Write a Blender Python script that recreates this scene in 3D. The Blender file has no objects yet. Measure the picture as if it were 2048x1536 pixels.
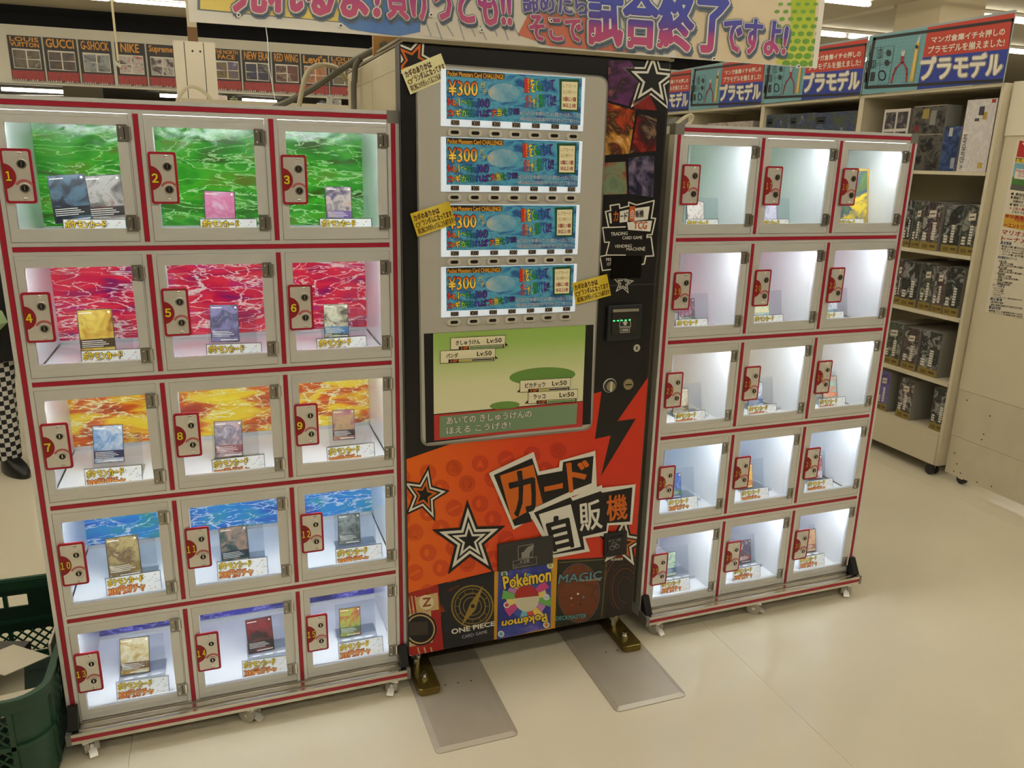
import bpy, bmesh, math, random
from mathutils import Vector, Matrix
random.seed(7)
sc = bpy.context.scene
COL = sc.collection
R = math.radians

# ------------------------------------------------------------------ camera
F_PX = 1586.34
CAM = Vector((0.4578, -2.0795, 1.5539))
CAM_R = (Matrix.Rotation(R(-20.194), 3, 'Z') @ Matrix.Rotation(R(90 - 15.734), 3, 'X') @ Matrix.Rotation(R(1.335), 3, 'Z'))
cam_d = bpy.data.cameras.new('camera')
cam_d.sensor_width = 36.0
cam_d.lens = F_PX / 2048 * 36.0
cam_d.clip_start = 0.02
cam = bpy.data.objects.new('camera', cam_d)
COL.objects.link(cam)
cam.matrix_world = Matrix.Translation(CAM) @ CAM_R.to_4x4()
sc.camera = cam
# ------------------------------------------------------------------ world, exposure
wd = bpy.data.worlds.new('world')
sc.world = wd
wd.use_nodes = True
wd.node_tree.nodes['Background'].inputs[0].default_value = (0.9, 0.82, 0.66, 1)
wd.node_tree.nodes['Background'].inputs[1].default_value = 0.02
vs = sc.view_settings
vs.view_transform = 'Standard'
vs.look = 'None'
vs.gamma = 1.0
vs.exposure = 0.0
vs.use_curve_mapping = False
sc.cycles.transparent_max_bounces = 24
TUBE_STRENGTH = 15.5
TUBE_COLOR = (1.0, 0.955, 0.845)
LED_STRENGTH = 70.0
LED_COLOR = (0.90, 0.95, 1.0)

# ------------------------------------------------------------------ pixel helpers (a pixel gives a direction, a surface the distance)
def ray(px, py):
    return CAM_R @ Vector(((px - 1024) / F_PX, -(py - 768) / F_PX, -1))
def onZ(px, py, z=0.0):
    d = ray(px, py); return CAM + d * ((z - CAM.z) / d.z)
def onY(px, py, y=0.0):
    d = ray(px, py); return CAM + d * ((y - CAM.y) / d.y)
def onX(px, py, x):
    d = ray(px, py); return CAM + d * ((x - CAM.x) / d.x)
M_O = Vector((0.8981, -0.0211, 0)); M_A = R(0.374); M_W = 0.7636
def mach(px, py):
    n = Vector((-math.sin(M_A), math.cos(M_A), 0))
    d = ray(px, py); P = CAM + d * ((M_O - CAM).dot(n) / d.dot(n)) - M_O
    return (P.x * math.cos(M_A) + P.y * math.sin(M_A), P.z)

# ------------------------------------------------------------------ materials
def lin(c):
    return tuple((v / 255 / 12.92 if v / 255 <= 0.04045 else ((v / 255 + 0.055) / 1.055) ** 2.4) for v in c)
_m = {}
def mat(name, rgb, rough=0.5, metal=0.0, emit=0.0, spec=0.5, noise=0.0, nscale=8.0, bump=0.0, ecol=None, stretch=None):
    if name in _m: return _m[name]
    m = bpy.data.materials.new(name); m.use_nodes = True
    nt = m.node_tree; b = nt.nodes['Principled BSDF']
    c = lin(rgb)
    b.inputs['Base Color'].default_value = (*c, 1)
    b.inputs['Roughness'].default_value = rough
    b.inputs['Metallic'].default_value = metal
    b.inputs['Specular IOR Level'].default_value = spec
    if emit:
        b.inputs['Emission Color'].default_value = (*(lin(ecol) if ecol else c), 1)
        b.inputs['Emission Strength'].default_value = emit
    if noise or bump:
        tc = nt.nodes.new('ShaderNodeTexCoord'); mp = nt.nodes.new('ShaderNodeMapping')
        nz = nt.nodes.new('ShaderNodeTexNoise'); nz.inputs['Scale'].default_value = nscale
        nz.inputs['Detail'].default_value = 5
        if stretch: mp.inputs['Scale'].default_value = stretch
        nt.links.new(tc.outputs['Object'], mp.inputs[0]); nt.links.new(mp.outputs[0], nz.inputs['Vector'])
        if noise:
            mx = nt.nodes.new('ShaderNodeMix'); mx.data_type = 'RGBA'
            mx.inputs[6].default_value = (*[v * (1 - noise) for v in c], 1)
            mx.inputs[7].default_value = (*[min(1, v * (1 + noise)) for v in c], 1)
            nt.links.new(nz.outputs[0], mx.inputs[0]); nt.links.new(mx.outputs[2], b.inputs['Base Color'])
        if bump:
            bp = nt.nodes.new('ShaderNodeBump'); bp.inputs['Strength'].default_value = bump
            bp.inputs['Distance'].default_value = 0.002
            nt.links.new(nz.outputs[0], bp.inputs['Height']); nt.links.new(bp.outputs[0], b.inputs['Normal'])
    _m[name] = m
    return m
def ink(rgb, emit=0.0, rough=0.45):
    return mat('ink_%d_%d_%d_%d' % (*rgb, int(emit * 100)), rgb, rough, emit=emit)
def clear(name, tint=(1, 1, 1), rough=0.02, refl=1.0):
    if name in _m: return _m[name]
    m = bpy.data.materials.new(name); m.use_nodes = True; nt = m.node_tree
    nt.nodes.clear()
    o = nt.nodes.new('ShaderNodeOutputMaterial'); mx = nt.nodes.new('ShaderNodeMixShader')
    t = nt.nodes.new('ShaderNodeBsdfTransparent'); t.inputs[0].default_value = (*tint, 1)
    g = nt.nodes.new('ShaderNodeBsdfGlossy'); g.inputs['Roughness'].default_value = rough
    f = nt.nodes.new('ShaderNodeFresnel')
    ge = nt.nodes.new('ShaderNodeNewGeometry'); io = nt.nodes.new('ShaderNodeMapRange')      # same reflectance on both faces of a sheet
    io.inputs[3].default_value = 1.45; io.inputs[4].default_value = 1 / 1.45
    nt.links.new(ge.outputs['Backfacing'], io.inputs[0]); nt.links.new(io.outputs[0], f.inputs[0])
    mu = nt.nodes.new('ShaderNodeMath'); mu.operation = 'MULTIPLY'; mu.inputs[1].default_value = refl
    nt.links.new(f.outputs[0], mu.inputs[0]); nt.links.new(mu.outputs[0], mx.inputs[0])
    nt.links.new(t.outputs[0], mx.inputs[1]); nt.links.new(g.outputs[0], mx.inputs[2])
    nt.links.new(mx.outputs[0], o.inputs[0])
    _m[name] = m
    return m
def ramp_node(nt, stops, interp='LINEAR'):
    r = nt.nodes.new('ShaderNodeValToRGB'); r.color_ramp.interpolation = interp
    e = r.color_ramp.elements
    while len(e) < len(stops): e.new(0.5)
    for k, (p, c) in enumerate(stops):
        e[k].position = p; e[k].color = (*lin(c), 1)
    return r
def grad(name, stops, axis, lo, hi, rough=0.4, emit=0.0):
    """printed colour gradient along an object axis"""
    if name in _m: return _m[name]
    m = bpy.data.materials.new(name); m.use_nodes = True; nt = m.node_tree; b = nt.nodes['Principled BSDF']
    tc = nt.nodes.new('ShaderNodeTexCoord'); sp = nt.nodes.new('ShaderNodeSeparateXYZ'); mr = nt.nodes.new('ShaderNodeMapRange')
    mr.inputs[1].default_value = lo; mr.inputs[2].default_value = hi
    r = ramp_node(nt, stops)
    nt.links.new(tc.outputs['Object'], sp.inputs[0]); nt.links.new(sp.outputs['XYZ'.index(axis)], mr.inputs[0])
    nt.links.new(mr.outputs[0], r.inputs[0]); nt.links.new(r.outputs[0], b.inputs['Base Color'])
    b.inputs['Roughness'].default_value = rough
    if emit:
        nt.links.new(r.outputs[0], b.inputs['Emission Color']); b.inputs['Emission Strength'].default_value = emit
    _m[name] = m
    return m
def art(name, cols, scale=20.0, seed=0.0, rough=0.35, emit=0.0, dist=0.7, stretch=(1, 1, 1), interp='LINEAR'):
    """abstract printed picture: warped noise pushed through a palette"""
    if name in _m: return _m[name]
    m = bpy.data.materials.new(name); m.use_nodes = True; nt = m.node_tree; b = nt.nodes['Principled BSDF']
    tc = nt.nodes.new('ShaderNodeTexCoord'); mp = nt.nodes.new('ShaderNodeMapping')
    mp.inputs['Location'].default_value = (seed * 3.1, seed * 1.7, seed * 2.3); mp.inputs['Scale'].default_value = stretch
    nz = nt.nodes.new('ShaderNodeTexNoise'); nz.inputs['Scale'].default_value = scale
    nz.inputs['Detail'].default_value = 7; nz.inputs['Roughness'].default_value = .62; nz.inputs['Distortion'].default_value = dist
    n = len(cols)
    r = ramp_node(nt, [(0.28 + 0.44 * k / max(1, n - 1), c) for k, c in enumerate(cols)], interp)
    nt.links.new(tc.outputs['Object'], mp.inputs[0]); nt.links.new(mp.outputs[0], nz.inputs['Vector'])
    nt.links.new(nz.outputs[0], r.inputs[0]); nt.links.new(r.outputs[0], b.inputs['Base Color'])
    b.inputs['Roughness'].default_value = rough
    if emit:
        nt.links.new(r.outputs[0], b.inputs['Emission Color']); b.inputs['Emission Strength'].default_value = emit
    _m[name] = m
    return m
def storm(name, cols, bolt):
    """backdrop print: streaky colour clouds crossed by thin lightning lines"""
    m = bpy.data.materials.new(name); m.use_nodes = True; nt = m.node_tree; b = nt.nodes['Principled BSDF']
    tc = nt.nodes.new('ShaderNodeTexCoord')
    def noise(sx, sz, sca, det, dis, off):
        mp = nt.nodes.new('ShaderNodeMapping'); mp.inputs['Scale'].default_value = (sx, 1, sz)
        mp.inputs['Location'].default_value = (off, off * .3, off * .7)
        mp.inputs['Rotation'].default_value = (0, 0.12, 0)
        nz = nt.nodes.new('ShaderNodeTexNoise'); nz.inputs['Scale'].default_value = sca
        nz.inputs['Detail'].default_value = det; nz.inputs['Distortion'].default_value = dis
        nt.links.new(tc.outputs['Object'], mp.inputs[0]); nt.links.new(mp.outputs[0], nz.inputs['Vector'])
        return nz
    base = noise(1, 3.4, 7, 3, .6, 1.0)
    r = ramp_node(nt, [(0.30, cols[0]), (0.45, cols[1]), (0.56, cols[2]), (0.72, cols[3])])
    nt.links.new(base.outputs[0], r.inputs[0])
    prev = r.outputs[0]
    for off, sca, wdt in ((4.0, 5.5, .010), (9.0, 4.5, .012), (15.0, 7, .007)):
        nz = noise(1, 3.6, sca, 6, .35, off)
        s = nt.nodes.new('ShaderNodeMath'); s.operation = 'SUBTRACT'; s.inputs[1].default_value = 0.5
        a = nt.nodes.new('ShaderNodeMath'); a.operation = 'ABSOLUTE'
        mr = nt.nodes.new('ShaderNodeMapRange'); mr.inputs[1].default_value = wdt * .25; mr.inputs[2].default_value = wdt
        mr.inputs[3].default_value = 0.85; mr.inputs[4].default_value = 0
        mx = nt.nodes.new('ShaderNodeMix'); mx.data_type = 'RGBA'; mx.inputs[7].default_value = (*lin(bolt), 1)
        nt.links.new(nz.outputs[0], s.inputs[0]); nt.links.new(s.outputs[0], a.inputs[0]); nt.links.new(a.outputs[0], mr.inputs[0])
        nt.links.new(mr.outputs[0], mx.inputs[0]); nt.links.new(prev, mx.inputs[6]); prev = mx.outputs[2]
    nt.links.new(prev, b.inputs['Base Color']); b.inputs['Roughness'].default_value = 0.16
    nz = noise(1, 1, 9, 2, 1, 30); bp = nt.nodes.new('ShaderNodeBump'); bp.inputs['Strength'].default_value = .25; bp.inputs['Distance'].default_value = .01
    nt.links.new(nz.outputs[0], bp.inputs['Height']); nt.links.new(bp.outputs[0], b.inputs['Normal'])
    return m

ALU = mat('aluminium', (228, 228, 226), 0.36, 0.5, noise=.05, nscale=6, stretch=(1, 1, 40))
ALU_DOOR = mat('anodised_door_frame', (222, 222, 219), 0.42, 0.45)
ALU_DARK = mat('aluminium_end_cap', (128, 126, 120), 0.5, 0.3)
ALU_FOOT = mat('polished_aluminium', (206, 200, 188), .24, 1.0)
CHROME = mat('chrome', (225, 225, 222), 0.15, 1.0)
RED = mat('red_slot_cover', (168, 22, 48), 0.4)
BLACKP = mat('black_plastic', (22, 22, 24), 0.4)
WHITE_AC = mat('white_acrylic', (236, 238, 240), 0.12)
PANE = clear('clear_pane', (0.97, 0.98, 0.98), 0.02, 1.0)
ACR = clear('clear_acrylic', (0.93, 0.95, 0.97), 0.03, 1.5)

# ------------------------------------------------------------------ mesh building
class MB:
    def __init__(s): s.v = []; s.f = []; s.m = []; s.mats = []
    def mi(s, m):
        if m not in s.mats: s.mats.append(m)
        return s.mats.index(m)
    def add(s, vs, fs, m):
        o = len(s.v); k = s.mi(m); s.v += [tuple(x) for x in vs]
        for f in fs: s.f.append(tuple(o + i for i in f)); s.m.append(k)
    def box(s, x0, x1, y0, y1, z0, z1, m):
        s.add([(x0, y0, z0), (x1, y0, z0), (x1, y1, z0), (x0, y1, z0), (x0, y0, z1), (x1, y0, z1), (x1, y1, z1), (x0, y1, z1)],
              [(0, 3, 2, 1), (4, 5, 6, 7), (0, 1, 5, 4), (1, 2, 6, 5), (2, 3, 7, 6), (3, 0, 4, 7)], m)
    def prism(s, poly, axis, d0, d1, m):
        """extrude a 2D polygon; axis y: (x,z), x: (y,z), z: (x,y)"""
        def p3(a, b, d): return {'y': (a, d, b), 'x': (d, a, b), 'z': (a, b, d)}[axis]
        n = len(poly); vs = [p3(a, b, d0) for a, b in poly] + [p3(a, b, d1) for a, b in poly]
        fs = [tuple(range(n)), tuple(range(2 * n - 1, n - 1, -1))] + [(i, (i + 1) % n, n + (i + 1) % n, n + i) for i in range(n)]
        s.add(vs, fs, m)
    def cyl(s, c, r, h, axis, m, seg=16, r2=None):
        r2 = r if r2 is None else r2
        vs = []
        for k, rr in ((0, r), (1, r2)):
            for i in range(seg):
                a = 2 * math.pi * i / seg; u, w = rr * math.cos(a), rr * math.sin(a); d = k * h
                vs.append({'x': (c[0] + d, c[1] + u, c[2] + w), 'y': (c[0] + u, c[1] + d, c[2] + w), 'z': (c[0] + u, c[1] + w, c[2] + d)}[axis])
        fs = [tuple(range(seg)), tuple(range(2 * seg - 1, seg - 1, -1))] + [(i, (i + 1) % seg, seg + (i + 1) % seg, seg + i) for i in range(seg)]
        s.add(vs, fs, m)
    def tube(s, pts, r, m, seg=8):
        pts = [Vector(p) for p in pts]; vs = []; n = len(pts)
        for i, p in enumerate(pts):
            t = (pts[min(n - 1, i + 1)] - pts[max(0, i - 1)]).normalized()
            a = t.cross(Vector((0.13, 0.31, 0.94))).normalized(); b = t.cross(a)
            rr = r[i] if isinstance(r, (list, tuple)) else r
            for k in range(seg):
                q = 2 * math.pi * k / seg; vs.append(p + rr * (a * math.cos(q) + b * math.sin(q)))
        fs = [(i * seg + k, i * seg + (k + 1) % seg, (i + 1) * seg + (k + 1) % seg, (i + 1) * seg + k) for i in range(n - 1) for k in range(seg)]
        fs += [tuple(range(seg)), tuple(range((n - 1) * seg, n * seg))]
        s.add(vs, fs, m)
    def dome(s, c, r, h, axis, m, seg=12, rings=4):
        vs = []; fs = []
        for j in range(rings):
            a = math.pi / 2 * j / rings
            for i in range(seg):
                q = 2 * math.pi * i / seg; u, w, d = r * math.cos(a) * math.cos(q), r * math.cos(a) * math.sin(q), h * math.sin(a)
                vs.append({'x': (c[0] + d, c[1] + u, c[2] + w), 'y': (c[0] + u, c[1] + d, c[2] + w), 'z': (c[0] + u, c[1] + w, c[2] + d)}[axis])
        vs.append({'x': (c[0] + h, c[1], c[2]), 'y': (c[0], c[1] + h, c[2]), 'z': (c[0], c[1], c[2] + h)}[axis])
        for j in range(rings - 1):
            for i in range(seg): fs.append((j * seg + i, j * seg + (i + 1) % seg, (j + 1) * seg + (i + 1) % seg, (j + 1) * seg + i))
        for i in range(seg): fs.append(((rings - 1) * seg + i, (rings - 1) * seg + (i + 1) % seg, rings * seg))
        s.add(vs, fs, m)
    def mesh(s, name, smooth=False, sub=(0, 0, 0), recalc=True):
        me = bpy.data.meshes.new(name)
        me.from_pydata([(x - sub[0], y - sub[1], z - sub[2]) for x, y, z in s.v], [], s.f)
        for m in s.mats: me.materials.append(m)
        me.polygons.foreach_set('material_index', s.m)
        if recalc:
            b = bmesh.new(); b.from_mesh(me); bmesh.ops.recalc_face_normals(b, faces=b.faces[:]); b.to_mesh(me); b.free()
        if smooth:
            me.polygons.foreach_set('use_smooth', [True] * len(me.polygons)); me.set_sharp_from_angle(angle=R(38))
        me.update()
        return me
    def build(s, name, parent=None, smooth=False, sub=(0, 0, 0), loc=None, recalc=True):
        return inst(name, s.mesh(name, smooth, sub, recalc), parent, loc)
def inst(name, me, parent=None, loc=None, rot=None):
    o = bpy.data.objects.new(name, me); COL.objects.link(o)
    if parent: o.parent = parent
    if loc: o.location = loc
    if rot: o.rotation_euler = rot
    return o
def tag(o, label, cat, group=None):
    o['label'] = label; o['category'] = cat
    if group: o['group'] = group
    return o
def thing(name, label, cat, loc=(0, 0, 0), rz=0.0, group=None):
    o = bpy.data.objects.new(name, None); COL.objects.link(o); o.empty_display_size = .1
    o.location = loc; o.rotation_euler = (0, 0, rz)
    return tag(o, label, cat, group)
def struct(o): o['kind'] = 'structure'; return o
def bx(name, parent, x0, x1, y0, y1, z0, z1, m, sub=(0, 0, 0)):
    b = MB(); b.box(x0, x1, y0, y1, z0, z1, m); return b.build(name, parent, sub=sub)
def bevel(o, w=.003, seg=2):
    md = o.modifiers.new('bevel', 'BEVEL'); md.width = w; md.segments = seg; md.limit_method = 'ANGLE'; return o

# ------------------------------------------------------------------ flat print
_tc = {}
def text_geo(s, res=2):
    k = (s, res)
    if k in _tc: return _tc[k]
    c = bpy.data.curves.new('t', 'FONT'); c.body = s; c.size = 1; c.resolution_u = res; c.fill_mode = 'FRONT'
    o = bpy.data.objects.new('t', c)
    me = bpy.data.meshes.new_from_object(o)
    vs = [(v.co.x, v.co.y) for v in me.vertices]; fs = [tuple(p.vertices) for p in me.polygons]
    bpy.data.objects.remove(o); bpy.data.curves.remove(c); bpy.data.meshes.remove(me)
    _tc[k] = (vs, fs)
    return _tc[k]
def clip_poly(pts, r):
    x0, x1, y0, y1 = r
    for ax, lim, sgn in ((0, x0, 1), (0, x1, -1), (1, y0, 1), (1, y1, -1)):
        out = []
        for i in range(len(pts)):
            a, b = pts[i - 1], pts[i]; ia = (a[ax] - lim) * sgn >= 0; ib = (b[ax] - lim) * sgn >= 0
            if ia != ib:
                t = (lim - a[ax]) / (b[ax] - a[ax]); out.append((a[0] + t * (b[0] - a[0]), a[1] + t * (b[1] - a[1])))
            if ib: out.append(b)
        pts = out
        if not pts: return []
    return pts
class Print:
    STEP = 0.00045
    def __init__(s, conv=None, clip=None, h0=0.0004):
        s.conv = conv or (lambda a, b: (a, b)); s.clip = clip; s.h0 = h0; s.p = []; s.mats = []
    def mi(s, m):
        if m not in s.mats: s.mats.append(m)
        return s.mats.index(m)
    def poly(s, pts, m, layer=0):
        q = [s.conv(*p) for p in pts]
        if s.clip: q = clip_poly(q, s.clip)
        if len(q) >= 3: s.p.append((q, [tuple(range(len(q)))], [s.mi(m)], layer))
    def ell(s, cx, cy, rx, ry, m, layer=0, n=24, rot=0.0):
        c, k = math.cos(rot), math.sin(rot)
        s.poly([(cx + rx * math.cos(2 * math.pi * i / n) * c - ry * math.sin(2 * math.pi * i / n) * k,
                 cy + rx * math.cos(2 * math.pi * i / n) * k + ry * math.sin(2 * math.pi * i / n) * c) for i in range(n)], m, layer)
    def ring(s, cx, cy, rx, ry, t, m, layer=0, n=28, a0=0.0, a1=2 * math.pi):
        pts = []
        for i in range(n + 1):
            a = a0 + (a1 - a0) * i / n; pts.append((cx + rx * math.cos(a), cy + ry * math.sin(a)))
        s.stroke(pts, t, m, layer)
    def stroke(s, pts, w, m, layer=0):
        for a, b in zip(pts, pts[1:]):
            dx, dy = b[0] - a[0], b[1] - a[1]; l = math.hypot(dx, dy) or 1; nx, ny = -dy / l * w / 2, dx / l * w / 2
            ex, ey = dx / l * w * .35, dy / l * w * .35
            s.poly([(a[0] + nx - ex, a[1] + ny - ey), (b[0] + nx + ex, b[1] + ny + ey), (b[0] - nx + ex, b[1] - ny + ey), (a[0] - nx - ex, a[1] - ny - ey)], m, layer)
    def star(s, cx, cy, rx, ry, mats, layer=0, rot=0.0, inner=.42):
        for k, (f, m) in enumerate(mats):
            pts = []
            for i in range(10):
                a = -math.pi / 2 + rot + math.pi * i / 5; q = f if i % 2 == 0 else f * inner
                pts.append((cx + rx * q * math.cos(a), cy + ry * q * math.sin(a)))
            s.poly(pts, m, layer + k)
    def text(s, t, quad, layers, layer=0, res=2):
        """quad: TL, TR, BR, BL; layers: (material or list, stroke growth in em), bottom first"""
        vs, fs0 = text_geo(t, res)
        x0 = min(a for a, b in vs); x1 = max(a for a, b in vs); y0 = min(b for a, b in vs); y1 = max(b for a, b in vs)
        TL, TR, BR, BL = quad
        asp = math.dist(TL, TR) / max(1e-9, math.dist(TL, BL)) / ((x1 - x0) / (y1 - y0))
        for k, (m, off) in enumerate(layers):
            n = 0 if off < .004 else (6 if off < .03 else 10)
            sh = [(0, 0)] + [(off * math.cos(2 * math.pi * i / n) / max(1.0, asp), off * math.sin(2 * math.pi * i / n) * min(1.0, asp) if asp < 1 else off * math.sin(2 * math.pi * i / n)) for i in range(n)]
            for ci, (dx, dy) in enumerate(sh):
                pts = []
                for a, b in vs:
                    u = (a + dx - x0) / (x1 - x0); w = (b + dy - y0) / (y1 - y0)
                    pts.append(s.conv(*[(1 - u) * ((1 - w) * BL[i] + w * TL[i]) + u * ((1 - w) * BR[i] + w * TR[i]) for i in (0, 1)]))
                fs = fs0
                if s.clip:
                    r = s.clip
                    fs = [f for f in fs0 if all(r[0] <= pts[i][0] <= r[1] and r[2] <= pts[i][1] <= r[3] for i in f)]
                if isinstance(m, (list, tuple)):
                    idx = []
                    for f in fs:
                        cx = sum(vs[i][0] for i in f) / len(f); idx.append(s.mi(m[max(0, min(len(m) - 1, int((cx - x0) / (x1 - x0) * len(m))))]))
                else: idx = [s.mi(m)] * len(fs)
                s.p.append((pts, fs, idx, layer + k + .045 * (len(sh) - ci)))
    def mesh(s, name, to3, sub=(0, 0, 0)):
        V = []; Fc = []; I = []
        for pts, fs, idx, layer in s.p:
            o = len(V); h = s.h0 + layer * s.STEP
            for a, b in pts:
                x, y, z = to3(a, b, h); V.append((x - sub[0], y - sub[1], z - sub[2]))
            for f, i in zip(fs, idx): Fc.append(tuple(o + k for k in f)); I.append(i)
        me = bpy.data.meshes.new(name); me.from_pydata(V, [], Fc)
        for m in s.mats: me.materials.append(m)
        me.polygons.foreach_set('material_index', I); me.update()
        return me
    def build(s, name, parent, to3, sub=(0, 0, 0), loc=None):
        return inst(name, s.mesh(name, to3, sub), parent, loc)
FRONT = lambda a, b, h: (a, -h, b)                      # plane facing the viewer (-y)
SIDE = lambda a, b, h: (-h, -a, b)                      # plane facing -x, a runs towards -y
def zoom(x0, y0, k): return lambda x, y: (x0 + x / k, y0 + y / k)
def pxm(zm): return lambda x, y: mach(*zm(x, y))
K = ink((14, 14, 16)); WH = ink((232, 228, 216)); OR = ink((214, 104, 22)); YE = ink((240, 205, 40)); RD = ink((186, 32, 36))
RAIN = [ink(c) for c in ((214, 50, 40), (232, 130, 30), (240, 215, 50), (150, 200, 60), (50, 150, 80), (40, 120, 150), (60, 80, 170), (90, 60, 150), (80, 50, 130))]

# ================================================================== the setting
VINYL = mat('floor_vinyl', (214, 206, 184), 0.15, noise=.07, nscale=2.2, spec=.5)
FLOORB = mat('floor_joint', (150, 139, 114), 0.8)
PAINT = mat('wall_paint', (205, 198, 178), 0.7, noise=.04, nscale=1.5)
CEIL = mat('ceiling_board', (196, 188, 166), 0.85, noise=.03, nscale=1.2)
RECESS_SHADE = mat('recess_shade', (10, 9, 8), 0.9)  # near-black colour carries the shade of open gaps
floor = struct(bx('floor', None, -9, 17, -7, 26, -.03, -.004, FLOORB))
for k in range(-5, 9):
    x0 = .13 + 1.83 * k
    bx('vinyl_sheet', floor, max(-9, x0 + .0004), min(17, x0 + 1.83 - .0004), -7, 26, -.004, 0, VINYL)
CZ = 3.27
struct(bx('ceiling', None, -9, 17, -7, 26, CZ, CZ + .06, CEIL))
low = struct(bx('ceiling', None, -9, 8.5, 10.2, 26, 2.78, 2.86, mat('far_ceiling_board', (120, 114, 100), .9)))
fas = struct(bx('wall_fascia', None, -9, 8.5, 10, 10.12, 2.346, 3.03, PAINT))
struct(bx('wall_recess', None, -9, 8.5, 10.10, 10.2, 3.03, CZ, RECESS_SHADE))
struct(bx('wall_back', None, -9, 17, 25.8, 26, 0, CZ, mat('far_wall', (150, 140, 118), .8)))
struct(bx('wall_left', None, -9.1, -9, -7, 26, 0, CZ, PAINT))
struct(bx('wall_right', None, 17, 17.1, -7, 26, 0, CZ, PAINT))
struct(bx('wall_front', None, -9, 17, -7.1, -7, 0, CZ, mat('rear_wall', (120, 110, 95), .8)))
struct(bx('wall_column', None, 7.536, 8.136, 4.752, 5.352, 0, CZ, mat('column_paint', (214, 200, 170), .7)))
struct(bx('trim_1', None, 7.50, 7.56, 5.36, 24, 3.235, CZ, mat('beam_paint', (206, 198, 172), .8)))
for px, py in ((163, 185),):
    P = onY(px, py, 14)
    struct(bx('wall_column', None, P.x - .28, P.x + .28, 14, 14.5, 0, 2.78, PAINT))

# ------------------------------------------------------------------ ceiling lights
TUBE = mat('fluorescent_tube', (255, 250, 235), .4, emit=TUBE_STRENGTH)
TUBE.node_tree.nodes['Principled BSDF'].inputs['Emission Color'].default_value = (*TUBE_COLOR, 1)
TUBE_DIM = mat('fluorescent_tube_dim', (255, 250, 235), .4, emit=TUBE_STRENGTH * .62)  # weaker emission for the far rows, set to keep the background darker
TUBE_DIM.node_tree.nodes['Principled BSDF'].inputs['Emission Color'].default_value = (*TUBE_COLOR, 1)
CHAN = mat('light_channel', (200, 196, 184), .5)
b = MB(); b.cyl((0, 0, 0), .014, 1.17, 'x', TUBE, 8); tube_me = b.mesh('tube', True)
b = MB(); b.cyl((0, 0, 0), .014, 1.17, 'x', TUBE_DIM, 8); tube_dim = b.mesh('tube', True)
b = MB(); b.box(0, .022, -.018, .018, -.02, .035, CHAN); holder_me = b.mesh('tube_holder')
def light_row(y, x0, n, z, label):
    t = thing('ceiling_light', label, 'ceiling light', (x0, y, z), group='fluorescent rows on the store ceiling')
    for k in range(n):
        xa = x0 + k * 1.25
        if 4.6 < y < 5.5 and 6.2 < xa < 8.25: continue                 # the column stands here
        bx('channel', t, k * 1.25, k * 1.25 + 1.25, -.05, .05, .035, .07, CHAN)
        for s in (-1, 1): inst('tube', tube_dim if y > 3 else tube_me, t, (k * 1.25 + .04, s * .035, 0))
        for e in (.015, 1.213): inst('tube_holder', holder_me, t, (k * 1.25 + e, 0, 0))
ROWS = [(8.65, 'row of twin fluorescent tubes nearest the dark recess above the brand posters'),
        (6.90, 'row of twin fluorescent tubes seen left of the square column, just above the banners'),
        (5.15, 'row of twin fluorescent tubes passing close in front of the square column'),
        (3.40, 'row of twin fluorescent tubes over the model kit shelves'),
        (1.65, 'row of twin fluorescent tubes overhead behind the prize lockers'),
        (.12, 'row of twin fluorescent tubes overhead above the card vending machine'),
        (-1.85, 'row of twin fluorescent tubes overhead above the open floor'),
        (-3.60, 'row of twin fluorescent tubes overhead farthest in front of the lockers')]
for y, l in ROWS: light_row(y, -5.5, 14, CZ - .075, l)
for k, (a, b_) in enumerate((((3, 178), (133, 184)), ((0, 192), (140, 195)), ((320, 191), (368, 193)), ((485, 200), (553, 204)), ((497, 209), (545, 211)))):
    P = onZ(*a, 2.70); Q = onZ(*b_, 2.70); L = (Q - P).length
    t = thing('ceiling_light', ['long bright tube light below the first brand poster', 'thin edge of a light just over the left locker top',
              'short piece of tube light left of the white boarded pillar', 'bright tube light below the cap brand poster', 'lower faint tube light right of the white boarded pillar'][k],
              'ceiling light', (P.x, P.y, 2.70), math.atan2(Q.y - P.y, Q.x - P.x))
    b = MB(); rr = .032 if k in (0, 2, 3) else .014; b.cyl((0, 0, 0), rr, L, 'x', TUBE, 8); b.build('tube', t, True)
    bx('channel', t, 0, L, -.06, .06, .033, .08, CHAN)

# ================================================================== prize lockers
W_ = .29607
ZR = [1.65196 - .31765 * j for j in range(6)]
DEP = .40
ROWCOL = [storm('backdrop_green', [(60, 70, 20), (40, 140, 30), (70, 170, 40), (100, 120, 30)], (190, 240, 160)),
          storm('backdrop_pink', [(110, 20, 90), (190, 20, 60), (215, 40, 60), (170, 30, 110)], (255, 235, 225)),
          storm('backdrop_yellow', [(150, 40, 15), (205, 90, 20), (240, 200, 40), (250, 225, 70)], (255, 250, 190)),
          storm('backdrop_blue', [(10, 60, 150), (20, 110, 200), (30, 140, 200), (40, 150, 110)], (225, 245, 255)),
          storm('backdrop_violet', [(20, 20, 90), (40, 40, 130), (60, 50, 150), (50, 60, 160)], (150, 150, 230))]
LED = mat('led_strip_light', (255, 255, 255), .5, emit=LED_STRENGTH)
LED.node_tree.nodes['Principled BSDF'].inputs['Emission Color'].default_value = (*LED_COLOR, 1)
STEEL = mat('brushed_lock_plate', (226, 221, 212), .3, .45, noise=.06, nscale=10, stretch=(30, 1, 1))
LOCKD = mat('lock_dark_metal', (62, 60, 56), .35, .8)
HINGE = mat('hinge_steel', (158, 155, 148), .3, .85)
BADGE = mat('badge_red', (150, 20, 30), .45); CRIM = mat('plate_rim_crimson', (168, 22, 46), .4)

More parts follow.
